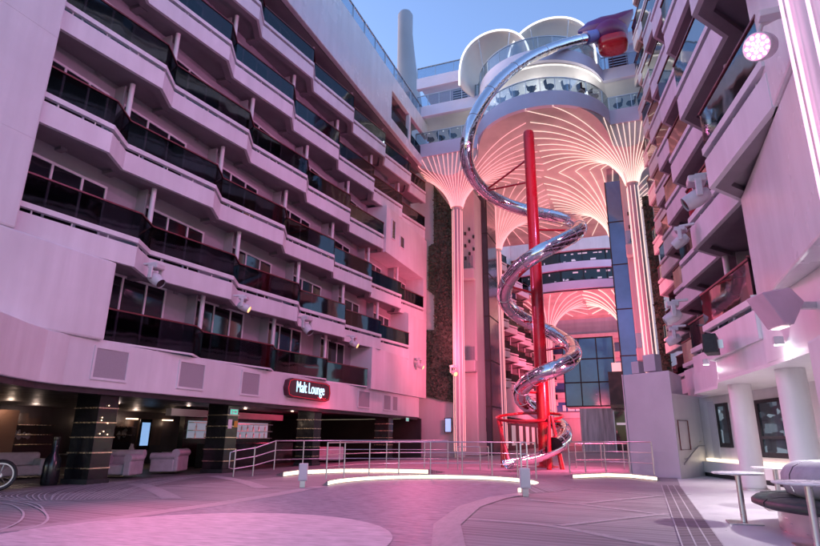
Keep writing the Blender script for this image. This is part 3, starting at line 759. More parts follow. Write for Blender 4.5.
# overhang below the first balconies, curving out towards the camera
op = [(3.3, 6.4), (2.95, 9.4), (2.72, 11.4), (2.5, 13.2), (1.95, 16.4), (2.15, 18.4), (1.7, 20.6), (2.3, 21.5), (1.8, 25), (2.2, 26), (2.2, 38)]
MB().ribbon(op, [(6.5, y) for _, y in op], 2.66, 2.74).build('overhang_soffit', M['shell'], RIGHT)
MB().ribbon([(3.32, 6.4), (2.97, 9.4), (2.74, 11.4), (2.5, 13.04)], [(4.2, 6.4), (4.2, 9.4), (4.2, 11.4), (4.2, 13.04)], 2.74, 3.895).build('overhang_fascia', M['paint'], RIGHT)
MB().ribbon([(x + .03, y) for x, y in op[2:]], [(x + .2, y) for x, y in op[2:]], 2.74, 3.3).build('lower_fascia', M['paint'], RIGHT)
for y, x in ((15.5, 3.2), (19.2, 2.9), (12.6, 3.6)):
    MB().lathe([(0, 2.645), (.09, 2.645), (.09, 2.66)], 14, (x, y, 0)).build('downlight', M['whiteled'], RIGHT)
spot('downlight_beam', (2.95, 18.6, 2.6), (2.5, 18.6, 0), (1, .93, .95), 700, 95, .8, .1)
spot('downlight_beam', (3.0, 14.3, 2.6), (2.3, 14.3, 0), (1, .93, .96), 1000, 110, .8, .1)
spot('downlight_beam', (3.3, 11.2, 2.6), (1.8, 11.0, 0), (1, .92, .97), 1500, 120, .8, .1)

# near pier with vertical neon tubes
pr = thing('neon_pier', 'white pier with vertical neon tubes at the right edge', 'pier', (2.5, 5, 0))
MB().box((2.05, 2.5, 2.5), (3.6, 6.6, 30)).build('upper_shaft', M['gloss'], pr, bevel=.05)
MB().box((2.12, 4.0, 0), (3.4, 8.5, 2.49)).build('lower_shaft', M['paint'], pr, bevel=.04)
for y in (6.48, 6.28, 5.72, 5.2): MB().tube([(2.0, y, 2.6), (2.0, y, 29)], .02, 8).build('neon_tube', emit('magenta_white_neon', (1, .55, .8), .4), pr)

# big round columns, glazed doors and wall behind them
def round_column(x, y, label):
    t = thing('round_column', label, 'column', (x, y, 0), 'white round columns under the right overhang')
    MB().lathe([(.28, .05), (.28, 2.66)], 32, (x, y, 0)).build('shaft', M['paint'], t, smooth=True)
    MB().lathe([(.35, 0), (.35, .04), (.3, .06)], 32, (x, y, 0)).build('base_plate', M['steel'], t, smooth=True)
round_column(2.55, 17.2, 'white round column between the dark door window and the glazed doors')
round_column(3.0, 13.6, 'white round column behind the curved sofa')
dw = thing('terrace_wall', 'pale pink wall with dark framed doors under the overhang', 'wall', (3, 20, 0))
D0 = Vector((1.9, 23.5, 0)); DD = (Vector((3.1, 19.9, 0)) - D0).normalized(); DN = Vector((DD.y, -DD.x, 0))   # DN towards the court
if DN.x > 0: DN = -DN
ang = math.atan2(DD.y, DD.x)
def wallbox(mb, s0, s1, z0, z1, n0, n1):
    vs = [D0 + DD * s + DN * n + Vector((0, 0, z)) for z in (z0, z1) for s, n in ((s0, n0), (s1, n0), (s1, n1), (s0, n1))]
    return mb.add(vs, [(3, 2, 1, 0), (4, 5, 6, 7), (0, 1, 5, 4), (1, 2, 6, 5), (2, 3, 7, 6), (3, 0, 4, 7)])
wallbox(MB(), 0, 15, 0, 2.66, -.3, 0).build('wall', M['paint'], dw)
def framed_door(s0, s1, z0, z1, mull, nm):
    d = wallbox(MB(), s0, s1, z0, z1, .004, .02).build(nm, M['glowrefl'], dw)
    mb = MB(); f = .1
    wallbox(mb, s0 - .02, s0 + f, z0, z1, .02, .06); wallbox(mb, s1 - f, s1 + .02, z0, z1, .02, .06)
    wallbox(mb, s0 + f, s1 - f, z1 - f, z1, .02, .058); wallbox(mb, s0 + f, s1 - f, z0, z0 + f * 1.4, .02, .058)
    for mz in mull: wallbox(mb, s0 + f, s1 - f, mz, mz + .08, .02, .057)
    if nm == 'glazed_door': wallbox(mb, s0 + .28, s0 + .42, z0 + .14, z1 - .1, .02, .059)
    mb.build('door_frame', M['soft_black'], d)
    return d
fd = framed_door(4.0, 5.85, .74, 2.36, [1.25], 'glazed_door')
framed_door(1.75, 2.55, .98, 2.4, [], 'narrow_window')
wallbox(MB(), 1.1, 1.55, .5, 2.5, .004, .03).build('grey_door', M['boxgrey'], dw)
wallbox(MB(), .6, 14, .52, .6, .03, .09).build('wall_light', M['led'], dw)
bn = wallbox(MB(), .6, 14, .14, .5, .004, .25).build('bench_base', M['shell'], dw)
wallbox(MB(), .6, 14, 0, .13, .004, .2).build('plinth', M['soft_black'], dw)

# grey stair enclosure and pink flank wall with handrail and frame
sb = thing('stair_enclosure', 'plain grey stair enclosure with dotted lights on its left edge', 'enclosure', (.3, 22, 0))
MB().prism([(-.52, 22), (1.02, 20.9), (1.5, 22.9), (1.0, 25), (.2, 25)], 0, 3.5).build('casing', M['boxgrey'], sb, bevel=.02)
MB().prism([(-.56, 22.02), (-.53, 21.98), (.19, 24.97), (.15, 25.0)], 0, 3.52).build('side_panel', M['paint'], sb)
mb = MB()
for i in range(34): mb.blob((-.54, 22.3, .2 + i * .095), (.022, .022, .022), 6, 4)
mb.build('dotted_lights', emit('yellow_dots', (1, .8, .35), .5), sb)
fw = thing('flank_wall', 'pale pink flank wall right of the grey enclosure', 'wall', (1.5, 22, 0))
MB().prism([(1.04, 20.97), (2.08, 23.24), (1.7, 23.6), (.9, 21.4)], 0, 2.66).build('wall', M['paint'], fw)
MB().prism([(1.02, 20.9), (2.1, 23.24), (1.7, 23.62), (.85, 21.4)], 2.661, 2.73).build('coping', M['paint'], fw)
# frame and handrail on that wall
F0 = Vector((1.03, 20.95, 0)); FD = (Vector((2.06, 23.2, 0)) - F0).normalized(); FN = Vector((FD.y, -FD.x, 0))
def fwp(s, z, n=.03): return F0 + FD * s + FN * n + Vector((0, 0, z))
t = thing('wall_picture', 'thin dark empty frame on the pale pink flank wall', 'frame', F0 + FD * .5)
mb = MB()
q = [fwp(.15, .9), fwp(1.0, .9), fwp(1.0, 1.85), fwp(.15, 1.85)]
mb.tube(q, .02, 6, closed=True); mb.build('frame', M['maroon'], t)
t = thing('wall_handrail', 'steel handrail sloping up the pale pink flank wall', 'handrail', F0 + FD * .8)
MB().tube([fwp(.1, .45, .1), fwp(.3, .55, .1), fwp(1.5, 1.0, .1), fwp(2.1, 1.02, .1)], .028, 8).build('rail', M['steel'], t, smooth=True)
for s in (.45, 1.3, 1.9): MB().tube([fwp(s, .5 + (s - .2) * .37, 0), fwp(s, .55 + (s - .2) * .37, .1)], .016, 6).build('bracket', M['steel'], t)
# small grey cabinets on top of the enclosure
for x, y, wz, h, lb in ((.55, 22.3, .5, .62, 'larger grey cabinet on top of the stair enclosure'), (.05, 22.9, .32, .45, 'smaller grey cabinet on top of the stair enclosure')):
    t = thing('roof_cabinet', lb, 'cabinet', (x, y, 3.5), None, True, rad(-36))
    MB().box((-wz / 2, -.2, .12), (wz / 2, .2, .12 + h)).build('casing', M['boxgrey'], t, bevel=.015)
    MB().box((-.06, -.06, 0), (.06, .06, .12)).build('stem', M['steel'], t)

# ------------------------------------------------------------------ furniture on the terrace
def bar_table(x, y, label, r=.38):
    t = thing('pedestal_table', label, 'table', (x, y, 0.006), 'white pedestal tables round the sofa', True)
    MB().lathe([(0, .722), (r - .02, .722), (r, .735), (r, .745), (r - .01, .75), (0, .75)], 48).build('top', M['top'], t, smooth=True)
    MB().lathe([(.045, .02), (.045, .71), (.12, .72), (0, .722)], 20).build('stem', M['steel'], t, smooth=True)
    MB().box((-.24, -.24, 0), (.24, .24, .016)).build('base_plate', M['steel'], t, bevel=.006)
bar_table(1.35, 10.55, 'white pedestal table standing at the left of the curved sofa')
bar_table(2.25, 12.6, 'white pedestal table behind the sofa by the round column', .4)
bar_table(1.86, 8.55, 'white pedestal table in front of the sofa at the right edge', .4)
sx, sy = 3.02, 9.95
so_ = thing('curved_sofa', 'round dark green sofa with grey bolster back on a steel base', 'sofa', (sx, sy, .006))
MB().lathe([(0, 0), (1.28, 0), (1.28, .3), (0, .3)], 64, (sx, sy, .006)).build('base', M['steel'], so_, smooth=True)
prof = [(0, .3), (1.25, .3), (1.48, .31), (1.6, .36), (1.6, .41), (1.54, .455), (1.35, .47), (.6, .47), (0, .47)]
MB().lathe(prof, 64, (sx, sy, .006)).build('seat', M['greenfab'], so_, smooth=True, angle=60)
mb = MB()
for k in range(8):
    a = 2 * PI * k / 8 + .3; mb.tube([(sx + r * math.cos(a), sy + r * math.sin(a), z) for r, z in ((1.1, .476), (1.35, .476), (1.54, .461), (1.606, .415), (1.6, .37))], .007, 5)
mb.build('seat_seam', M['soft_black'], so_)
prof = [(.5, .45), (1.0, .46), (1.12, .52), (1.17, .64), (1.16, .78), (1.09, .89), (.96, .95), (.8, .96), (.5, .93)]
for k in range(6):
    a0 = 2 * PI * k / 6 + .25; MB().lathe(prof, 14, (sx, sy, .0), None, a0 + .012, a0 + 2 * PI / 6 - .012).build('back_cushion', M['greyfab'], so_, smooth=True, angle=60)

# ------------------------------------------------------------------ lamps on the walls
def moving_head(loc, label, aim, big=1.0, lit=None, amber=False):
    t = thing('moving_head_light', label, 'spotlight', loc, None, True)
    d = (Vector(aim) - Vector(loc)); rz = math.atan2(d.y, d.x); t.rotation_euler.z = rz; t.scale = (big,) * 3
    el = math.atan2(d.z, math.hypot(d.x, d.y))
    MB().box((-.4, -.06, .3), (.02, .06, .36)).build('bracket', M['paint'], t, bevel=.01)
    MB().box((-.16, -.17, .16), (.16, .17, .3)).build('base', M['lampbody'], t, bevel=.03)
    for s in (-1, 1): MB().box((-.06, s * .2 - .03, -.14), (.06, s * .2 + .03, .2)).build('yoke_arm', M['lampbody'], t, bevel=.02)
    Rm = (Matrix.Rotation(-el, 4, 'Y') @ Matrix.Rotation(PI / 2, 4, 'Y'))
    MB().lathe([(0, -.2), (.1, -.2), (.15, -.12), (.165, .05), (.15, .2), (.135, .26), (.135, .28)], 20, (0, 0, -.1), Rm).build('head', M['lampbody'], t, smooth=True)
    MB().lathe([(0, .255), (.125, .255)], 20, (0, 0, -.1), Rm).build('lens', M['amber'] if amber else (M['lens'] if lit else M['pane']), t)
    return t
moving_head((-14.12, 13.1, 6.25), 'white moving-head spotlight under the nearest left balcony edge', (-6, 14, 0), 1.15)
moving_head((-14.1, 17.4, 6.25), 'amber lit spotlight under the second left balcony from the camera', (-8, 20, 3), 1.0, amber=True)
moving_head((-14.1, 21.9, 6.25), 'white moving-head spotlight above the red lounge sign', (-8, 21, 0), 1.25)
moving_head((-14.1, 26.5, 6.2), 'amber lit spotlight near the far end of the left balconies', (-8, 28, 3), 1.0, amber=True)
moving_head((-14.1, 36.2, 6.2), 'amber lit spotlight beside the dark green wall', (-8, 37, 3), 1.2, amber=True)
moving_head((-12.4, 38.6, 5.9), 'amber lit spotlight on the dark green wall', (-8, 35, 3), 1.2, amber=True)
moving_head((1.72, 13.3, 6.75), 'large white moving-head spotlight below the nearest right balcony', (-8, 13, 2), 1.25)
moving_head((1.5, 16.0, 6.6), 'small white spotlight below the second right balcony corner', (-6, 18, 2), .95)
moving_head((1.2, 18.0, 4.9), 'white moving-head spotlight among the lower right balconies', (-6, 18, 1), 1.1)
moving_head((1.3, 20.5, 4.6), 'white spotlight on the lower right balconies above the grey enclosure', (-6, 21, 1), 1.0)
fl = thing('floodlight', 'round white floodlight with a ring of lit lenses beside the neon pier', 'floodlight', (1.98, 7.5, 6.35), None, True)
aim = Vector((-1.05, -1.3, -.75)).normalized(); qz = aim.to_track_quat('Z', 'Y').to_matrix().to_4x4()
MB().lathe([(0, -.24), (.1, -.24), (.17, -.15), (.19, 0), (.19, .1), (.175, .11), (.175, .09)], 28, (0, 0, 0), qz).build('housing', M['lampbody'], fl, smooth=True)
MB().lathe([(0, .09), (.175, .09)], 28, (0, 0, 0), qz).build('front_glass', emit('pink_front_glass', (1, .4, .7), .03), fl)
mb = MB()
for n_, r_ in ((1, 0), (6, .07), (11, .135)):
    for k in range(n_):
        a = 2 * PI * k / n_; p = qz @ Vector((r_ * math.cos(a), r_ * math.sin(a), .095)); mb.blob(p, (.024, .024, .024), 8, 6)
mb.build('led_lens', M['lens'], fl, smooth=True)
MB().tube([(0, .21, 0), (.05, .2, .3), (.1, .12, .42), (.42, .05, .5)], .035, 8).build('yoke', M['lampbody'], fl, smooth=True)
MB().box((.05, -.08, .42), (.5, .08, .52)).build('bracket', M['paint'], fl, bevel=.01)
# pink projector box and wall lamps on the right parapet
pb = thing('projector', 'large pink projector housing on an arm in front of the right parapet', 'projector', (2.25, 10.3, 3.3), None, True, rad(20)); pb.scale = (.72,) * 3
MB().prism_y([(-.5, .3), (.15, .42), (.42, .1), (.1, -.42), (-.1, -.42)], -.35, .35).build('housing', vary('pink_housing', (.62, .4, .5), .4), pb, bevel=.03)
MB().box((.4, -.08, .0), (1.2, .08, .16)).build('arm', M['lampbody'], pb, bevel=.02)
MB().box((-.1, -.2, -.45), (.08, .2, -.43)).build('lamp_slot', M['whiteled'], pb)
def wall_lamp(loc, label, aimz):
    t = thing('wall_lamp', label, 'wall lamp', loc, None, True); t.scale = (.75,) * 3
    MB().box((-.24, -.1, -.08), (-.02, .1, .12)).build('housing', M['lampbody'], t, bevel=.015)
    MB().box((-.22, -.09, -.09), (-.04, .09, -.082)).build('diffuser', M['lens'], t)
    point('wall_lamp_light', (loc[0] - .16, loc[1], loc[2] - .2), (1, .95, 1), 14, .04)
wall_lamp((1.88, 16.9, 3.25), 'small square wall lamp lit below the black loudspeaker', 0)
wall_lamp((2.62, 11.9, 3.0), 'lit wall lamp under the pink projector', 0)
spk = thing('loudspeaker', 'black loudspeaker bracketed to the right parapet', 'loudspeaker', (1.9, 14.6, 3.4), None, True, rad(-11))
MB().box((-.35, -.3, -.22), (-.05, .35, .22)).build('cabinet', M['soft_black'], spk, bevel=.02)
MB().lathe([(0, 0), (.12, 0), (.13, .02)], 20, (-.355, 0, -.04), Matrix.Rotation(-PI / 2, 4, 'Y')).build('cone', M['black'], spk)
MB().box((-.06, -.04, -.1), (.06, .04, .1)).build('bracket', M['steel'], spk)

# ------------------------------------------------------------------ the spiral slide
SL = [(-0.22, 36.0, 29.2), (-2.55, 34.0, 27.72), (-4.64, 31.5, 25.54), (-6.16, 29.0, 22.52), (-7.02, 27.3, 19.9), (-7.54, 26.3, 17.51), (-7.85, 26.5, 16.32), (-7.93, 27.5, 15.54), (-7.6, 29.0, 14.91), (-6.44, 30.3, 14.39), (-4.78, 30.8, 13.97), (-2.97, 29.8, 13.09), (-1.87, 28.2, 12.05), (-1.68, 26.2, 10.81), (-2.41, 24.8, 10.02), (-3.6, 24.1, 9.4), (-4.87, 24.6, 8.92), (-5.87, 26.0, 8.46), (-6.3, 27.5, 7.92), (-5.96, 29.0, 7.52), (-4.93, 29.7, 7.1), (-3.57, 29.1, 6.37), (-2.64, 27.8, 5.51), (-2.43, 26.2, 4.76), (-2.95, 25.1, 4.3), (-3.79, 24.8, 4.04), (-4.79, 25.4, 3.78), (-5.44, 26.5, 3.4), (-5.57, 27.7, 2.91), (-4.96, 28.6, 2.56), (-3.95, 28.2, 2.16), (-3.24, 27.1, 1.63), (-3.17, 25.9, 1.25), (-3.55, 25.1, 0.93), (-3.93, 24.5, 0.7), (-4.45, 23.9, 0.5), (-5.17, 23.0, 0.4)]
SL = [Vector(p) for p in SL]
for _ in range(2):                                           # relax a little so that the bends are even
    SL = [SL[0]] + [(SL[i - 1] + SL[i] * 3 + SL[i + 1]) / 5 for i in range(1, len(SL) - 1)] + [SL[-1]]
def spline(P, n):
    out = []
    for i in range(len(P) - 1):
        p0, p1, p2, p3 = P[max(i - 1, 0)], P[i], P[i + 1], P[min(i + 2, len(P) - 1)]
        for k in range(n):
            t = k / n; out.append(.5 * ((2 * p1) + (p2 - p0) * t + (2 * p0 - 5 * p1 + 4 * p2 - p3) * t * t + (3 * p1 - p0 - 3 * p2 + p3) * t ** 3))
    return out + [P[-1]]
slide = thing('spiral_slide', 'polished steel spiral tube slide winding round a red pole', 'slide', (-4.3, 27, 0))
full = spline(SL, 6); cutn = (len(SL) - 4) * 6
TR = .365
MB().tube(full[:cutn + 1], TR, 20, cap=False).build('tube', M['tube'], slide, smooth=True, angle=80)
for i in range(4, cutn, 6):                                  # bolted flanges between the segments
    t = (full[i + 1] - full[i - 1]).normalized(); MB().tube([full[i] - t * .02, full[i] + t * .02], TR + .014, 20).build('flange', M['steel'], slide, smooth=True)
i0 = cutn; t0 = (full[i0] - full[i0 - 1]).normalized()
MB().tube([full[i0] - t0 * .06, full[i0] - t0 * .04], TR - .01, 20).build('mouth', M['soft_black'], slide)  # dark disc stands in for the shaded inside of the tube
tro = MB(); rows = []
for j, p in enumerate(full[i0 - 1:]):
    t = (full[min(i0 + j, len(full) - 1)] - full[max(i0 - 2 + j, 0)]).normalized(); s_ = Vector((t.y, -t.x, 0)).normalized(); u_ = s_.cross(t)
    if u_.z < 0: u_ = -u_
    rows.append([p + s_ * (TR * .97 * math.cos(a)) + u_ * (TR * .85 * math.sin(a) + .02) for a in [PI + PI * k / 14 for k in range(15)]])
tro.grid(rows); ob = tro.build('exit_trough', M['tube'], slide, smooth=True, angle=80)
sm = ob.modifiers.new('thick', 'SOLIDIFY'); sm.thickness = .03
MB().lathe([(.34, 0), (.34, .1), (.31, .12), (.29, 17.0), (.26, 17.12), (0, 17.15)], 28, (-4.3, 27, 0)).build('pole', M['red'], slide, smooth=True)
MB().lathe([(.55, 0), (.55, .05), (.33, .08)], 28, (-4.3, 27, 0)).build('pole_foot', M['red'], slide)
for a, b in (((-4.3, 27, 15.6), SL[8]), ((-4.3, 27, 14.2), SL[8]), ((-4.3, 27, 11.5), SL[13]), ((-4.3, 27, 8.1), SL[17]), ((-4.3, 27, 5.3), SL[22]), ((-4.3, 27, 3.3), SL[27])):
    MB().tube([a, Vector(b) + (Vector(a) - Vector(b)).normalized() * .3], .055, 8).build('brace', M['red'], slide, smooth=True)
rc = (-4.85, 26.3); rr_ = 1.5
ring = MB()
ring.tube([(rc[0] + rr_ * math.cos(2 * PI * k / 40), rc[1] + rr_ * math.sin(2 * PI * k / 40) * .8, 2.2 + .22 * math.sin(2 * PI * k / 40)) for k in range(40)], .065, 8, closed=True)
ring.tube([(rc[0] + rr_ * .8 * math.cos(2 * PI * k / 40) + .2, rc[1] + rr_ * math.sin(2 * PI * k / 40) * .62, 1.98) for k in range(40)], .04, 8, closed=True)
ring.build('support_ring', M['red'], slide, smooth=True)
for top, bot in (((-6.3, 26.1, 2.2), (-5.65, 25.6, 0)), ((-6.2, 26.5, 2.2), (-6.15, 26.4, 0)), ((-3.8, 25.3, 2.2), (-3.85, 24.9, 0)), ((-3.7, 25.4, 2.2), (-3.35, 25.3, 0))):
    MB().tube([top, bot], [.06, .11], 10).build('leg', M['red'], slide, smooth=True)
# snake-like entrance at the top
hd = MB()
hd.blob((.45, 36.2, 29.2), (1.25, 1.15, 1.05), 18, 12)
rows = []
for x, z0, z1, dp in ((-1.75, 29.95, 30.15, .3), (-1.0, 29.3, 30.6, .8), (0, 28.6, 30.75, 1.1), (.9, 28.6, 30.7, 1.1), (1.6, 29.4, 30.85, .8), (2.2, 30.7, 31.0, .25)):
    rows.append([Vector((x, 36.4 - dp * math.cos(a), (z0 + z1) / 2 + (z1 - z0) / 2 * math.sin(a))) for a in [2 * PI * k / 16 for k in range(17)]])
hd.grid(rows); hd.build('snake_head', M['snake'], slide, smooth=True, angle=60)
MB().blob((.6, 36.05, 28.2), (1.05, .95, .5), 18, 12, None, .6).build('red_jaw', M['red'], slide, smooth=True, angle=60)
MB().tube([full[0], full[3]], TR + .1, 20).build('collar', vary('violet_collar', (.2, .2, .5), .35), slide, smooth=True)

# ------------------------------------------------------------------ vaulted bridge
VC = [(-12.12, 39.0), (.92, 39.0), (-11.6, 50.0), (-.75, 50.0)]
def zfan(r):
    R0, R1 = .42, 6.6
    if r <= R0: return 18.3
    q = min(1, (r - R0) / (R1 - R0)); return 18.3 + 4.4 * (1 - (1 - q) ** 2) ** .56
CX, CYB, RB = -5.0, 38.2, 4.95
def front(x, off=0):
    r = RB + off; ys = 37.3 - off * .6
    d = abs(x - CX)
    return min(ys, CYB - math.sqrt(max(0, r * r - d * d))) if d < r else ys
def dmin(x, y): return min(math.hypot(x - a, y - b) for a, b in VC)
vault = thing('vaulted_ceiling', 'pink fan-vaulted ceiling under the bridge with glowing rib lines', 'ceiling', (-5, 44, 22))
mb = MB(); rows = []
for i in range(72):
    x = -15.0 + i * 17.6 / 71; yf = front(x) + .1; rows.append([(x, yf + (61 - yf) * k / 70, zfan(dmin(x, yf + (61 - yf) * k / 70))) for k in range(71)])
mb.grid(rows); mb.grid([[(r_[0][0], r_[0][1], 22.75) for r_ in rows], [(r_[0][0], r_[0][1], r_[0][2]) for r_ in rows]]); mb.build('vault_skin', vary('rose_vault_panel', (.6, .53, .51), .55, amt=.3, nscale=.3), vault, smooth=True)
for ci, (cx, cy) in enumerate(VC):
    matn = M['pinkneon'] if cx < -5 else M['neon']
    for k in range(40):
        a = 2 * PI * (k + .5) / 40; pts = []
        for s in range(60):
            r = .46 + s * .2; x, y = cx + r * math.cos(a), cy + r * math.sin(a)
            if y < front(x) + .16 and len(pts) > 1 and -14.9 < x < 2.5:
                zt_ = pts[-1][2] + .2
                x2 = max(-14.9, min(2.4, cx + (x - cx) * (22.6 - 17.4) / max(.6, zt_ - 17.4)))
                pts += [(x + (x2 - x) * q, front(x + (x2 - x) * q) + .03, zt_ + (22.58 - zt_) * q) for q in (0, .25, .5, .75, 1)]; break
            if not (-14.9 < x < 2.5) or y < front(x) + .16 or y > 60.5: break
            if dmin(x, y) < r - .01: break
            pts.append((x, y, zfan(r) - .07))
        if len(pts) > 3: MB().tube(pts, .028, 6).build('rib_light', matn, vault)
def vault_column(cx, cy, label, mat, z1=18.6):
    t = thing('vault_column', label, 'column', (cx, cy, 0), 'tall vault columns with vertical neon lines')
    MB().lathe([(.38, 0), (.38, z1)], 28, (cx, cy, 0)).build('shaft', M['portal'], t, smooth=True)
    MB().lathe([(.62, 19.6), (.78, 19.6), (.78, 19.68), (.62, 19.68)], 28, (cx, cy, .0)).build('ring', mat, t)
    for k in range(9):
        a = 2 * PI * (k + .25) / 9; MB().tube([(cx + .4 * math.cos(a), cy + .4 * math.sin(a), .4), (cx + .4 * math.cos(a), cy + .4 * math.sin(a), 18.35)], .022, 6).build('neon_line', mat, t)
vault_column(*VC[0], 'tall pink lit column beside the dark green wall', M['pinkneon'])
vault_column(*VC[1], 'tall white lit column at the right-hand balconies', M['neon'])
vault_column(*VC[2], 'rear left column seen behind the dark lift shaft', M['pinkneon'])
vault_column(*VC[3], 'rear right column seen behind the blue lift shaft', M['neon'])

bridge = thing('bridge_deck', 'bow-fronted lavender bridge with three glass-railed decks and white canopies', 'bridge', (-5, 38, 22.6))
xs = [-15.0 + i * (2.4 + 15.0) / 90 for i in range(91)]
for k in (-1, 1): xs += [CX + k * RB * (1 - e) for e in (.001, .004, .01, .02, .035)]
xs = sorted(xs)
def fp_(off): return [(x, front(x, off)) for x in xs]
backp = [(x, 61) for x in xs]
DK = [(22.62, 23.75, 0), (26.35, 27.3, -.25), (29.0, 30.0, 0)]
for i, (z0, z1, off) in enumerate(DK):
    if i == 2:                                          # the top deck only runs along the two straight sides
        for lo_, hi_ in ((-15.0, CX - RB - .2), (CX + RB + .2, 2.4)):
            MB().box((lo_, 37.4, z0), (hi_, 37.8, z1)).box((lo_, 37.8, z1 - .35), (hi_, 44, z1 - .2)).build('deck_edge', M['lav'], bridge)
            gl = MB().box((lo_, 37.5, z1), (hi_, 37.52, z1 + 1.0)).build('rail_glass', M['clear'], bridge)
            MB().box((lo_, 37.46, z1 + 1.0), (hi_, 37.56, z1 + 1.06)).build('top_rail', M['gold'], gl)
            for k in range(4): MB().box((lo_ + k * (hi_ - lo_) / 3.05, 37.48, z1), (lo_ + k * (hi_ - lo_) / 3.05 + .04, 37.54, z1 + 1.0)).build('rail_post', M['steel'], gl)
        continue
    f = fp_(off); MB().ribbon(f, [(x, y + .35) for x, y in f], z0, z1).build('deck_edge', M['lav'], bridge, smooth=True)
    MB().ribbon([(x, y + .35) for x, y in f], [(x, 44) for x in xs], z1 - .2, z1 + (.19 if i == 0 else -.02)).build('deck_floor', M['shell'], bridge)
    if i < 2 or True:
        lo, hi = (0, len(xs))
        g = f if i < 2 else [p for p in f]
        gl = MB().ribbon([(x, y + .04) for x, y in g], [(x, y + .06) for x, y in g], z1, z1 + 1.0).build('rail_glass', M['clear'], bridge, smooth=True)
        MB().ribbon([(x, y + .01) for x, y in g], [(x, y + .09) for x, y in g], z1 + 1.0, z1 + 1.05).build('top_rail', M['steel'], gl)
        for x, y in g[::5]: MB().box((x - .02, y + .02, z1), (x + .02, y + .08, z1 + .998)).build('rail_post', M['steel'], gl)
# white bowl-shaped soffits under decks two and three, with a lit line along their lip
for z0, off, zz in ((26.35, -.25, 25.2),):
    f = fp_(off); rows = []
    for t in range(9):
        q = t / 8; rows.append([(x, y + .36 + (42.5 - y) * q, z0 - .02 + .0 - (z0 - zz) * math.sin(q * PI / 2) ** 1.5) for x, y in f])
    MB().grid(rows).build('curved_soffit', M['shell'], bridge, smooth=True)
    ln = [(x, y + .5, z0 - .06) for x, y in f if abs(x - CX) < RB + off - .02]
    MB().tube(ln, .05, 6).build('soffit_light', M['whiteled'], bridge)
MB().box((-15, 42.6, 22.8), (2.4, 43, 28.8)).build('back_wall', M['shell'], bridge)
mb = MB()
for i in range(14): mb.lathe([(0, 0), (.06, 0)], 8, (-14.5 + i * 1.25, front(-14.5 + i * 1.25, -.25) + 1.6, 25.7))
mb.build('soffit_downlight', M['whiteled'], bridge)
for x0, x1 in ((-11.9, -10.7), (.2, 1.5)):
    mb = MB()
    for k in range(4): mb.box((x0, 37.6, 27.45 + k * .22), (x1, 37.64, 27.55 + k * .22))
    mb.build('louvre', M['soft_black'], bridge)
# two shell canopies on the top deck
def canopy(cx, hw, zb, zt, y, label, tilt=.0):
    t = thing('shell_canopy', label, 'canopy', (cx, y, zb))
    rows = []
    for i in range(9):
        d = i / 8; row = []
        for k in range(29):
            a = PI * k / 28; q = math.cos(d * PI / 2) ** .6
            row.append((cx - hw * math.cos(a) * (.25 + .75 * q), y + d * 3.2 - .0, zb + (zt - zb) * math.sin(a) ** .62 * (.1 + .9 * q)))
        rows.append(row)
    o = MB().grid(rows).build('shell', M['shell'], t, smooth=True, angle=80); sm = o.modifiers.new('thick', 'SOLIDIFY'); sm.thickness = .12
    MB().tube([(x + 0, yy - .03, z) for x, yy, z in rows[0]], .07, 8).build('rim_light', M['whiteled'], t, smooth=True)
    for dx in (-.25, .3): MB().tube([(cx + hw * dx, y - .1, zb), (cx + hw * dx * 1.6, y - .2, zb + (zt - zb) * .85)], .035, 6).build('strut', M['steel'], t)
canopy(-8.0, 2.75, 27.2, 31.4, 35.6, 'left white shell canopy with lit rim on the bridge top')
canopy(-3.9, 3.25, 27.2, 32.0, 36.4, 'right white shell canopy with lit rim behind the slide top')
# black chairs along the first deck
def deck_chair():
    t = thing('deck_chair', 'x', 'chair', (0, 0, 0), 'black chairs along the bridge rail', True)
    MB().lathe([(0, .34), (.3, .34), (.33, .38), (.31, .43), (0, .43)], 18).build('seat', M['soft_black'], t, smooth=True)
    MB().lathe([(.3, .4), (.36, .55), (.4, .8), (.37, .82), (.33, .56), (.28, .42)], 14, (0, 0, 0), None, rad(10), rad(170)).build('backrest', M['soft_black'], t, smooth=True)
    MB().lathe([(.24, 0), (.24, .02), (.04, .04), (.04, .34)], 14).build('pedestal', M['soft_black'], t, smooth=True)
    return t
ch0 = deck_chair(); first = True
for i in range(9):
    a = rad(208 + i * 15.5); x, y = CX + 4.5 * math.cos(a), CYB + 4.5 * math.sin(a)
    c = ch0 if first else copy_tree(ch0); first = False
    c.location = (x, y, 23.95); c.rotation_euler.z = a + PI / 2 + rad(60 if i % 2 else 30)
    tag(c, 'black chair on the bowed middle part of the bridge behind its glass rail')
for i, x in enumerate((-13.9, -13.0, -12.0)):
    c = copy_tree(ch0); c.location = (x, 37.8, 23.95); c.rotation_euler.z = rad(70); tag(c, 'black chair on the left straight end of the bridge')
for i, x in enumerate((.5, 1.4)):
    c = copy_tree(ch0); c.location = (x, 37.8, 23.95); c.rotation_euler.z = rad(-50); tag(c, 'black chair on the right straight end of the bridge')

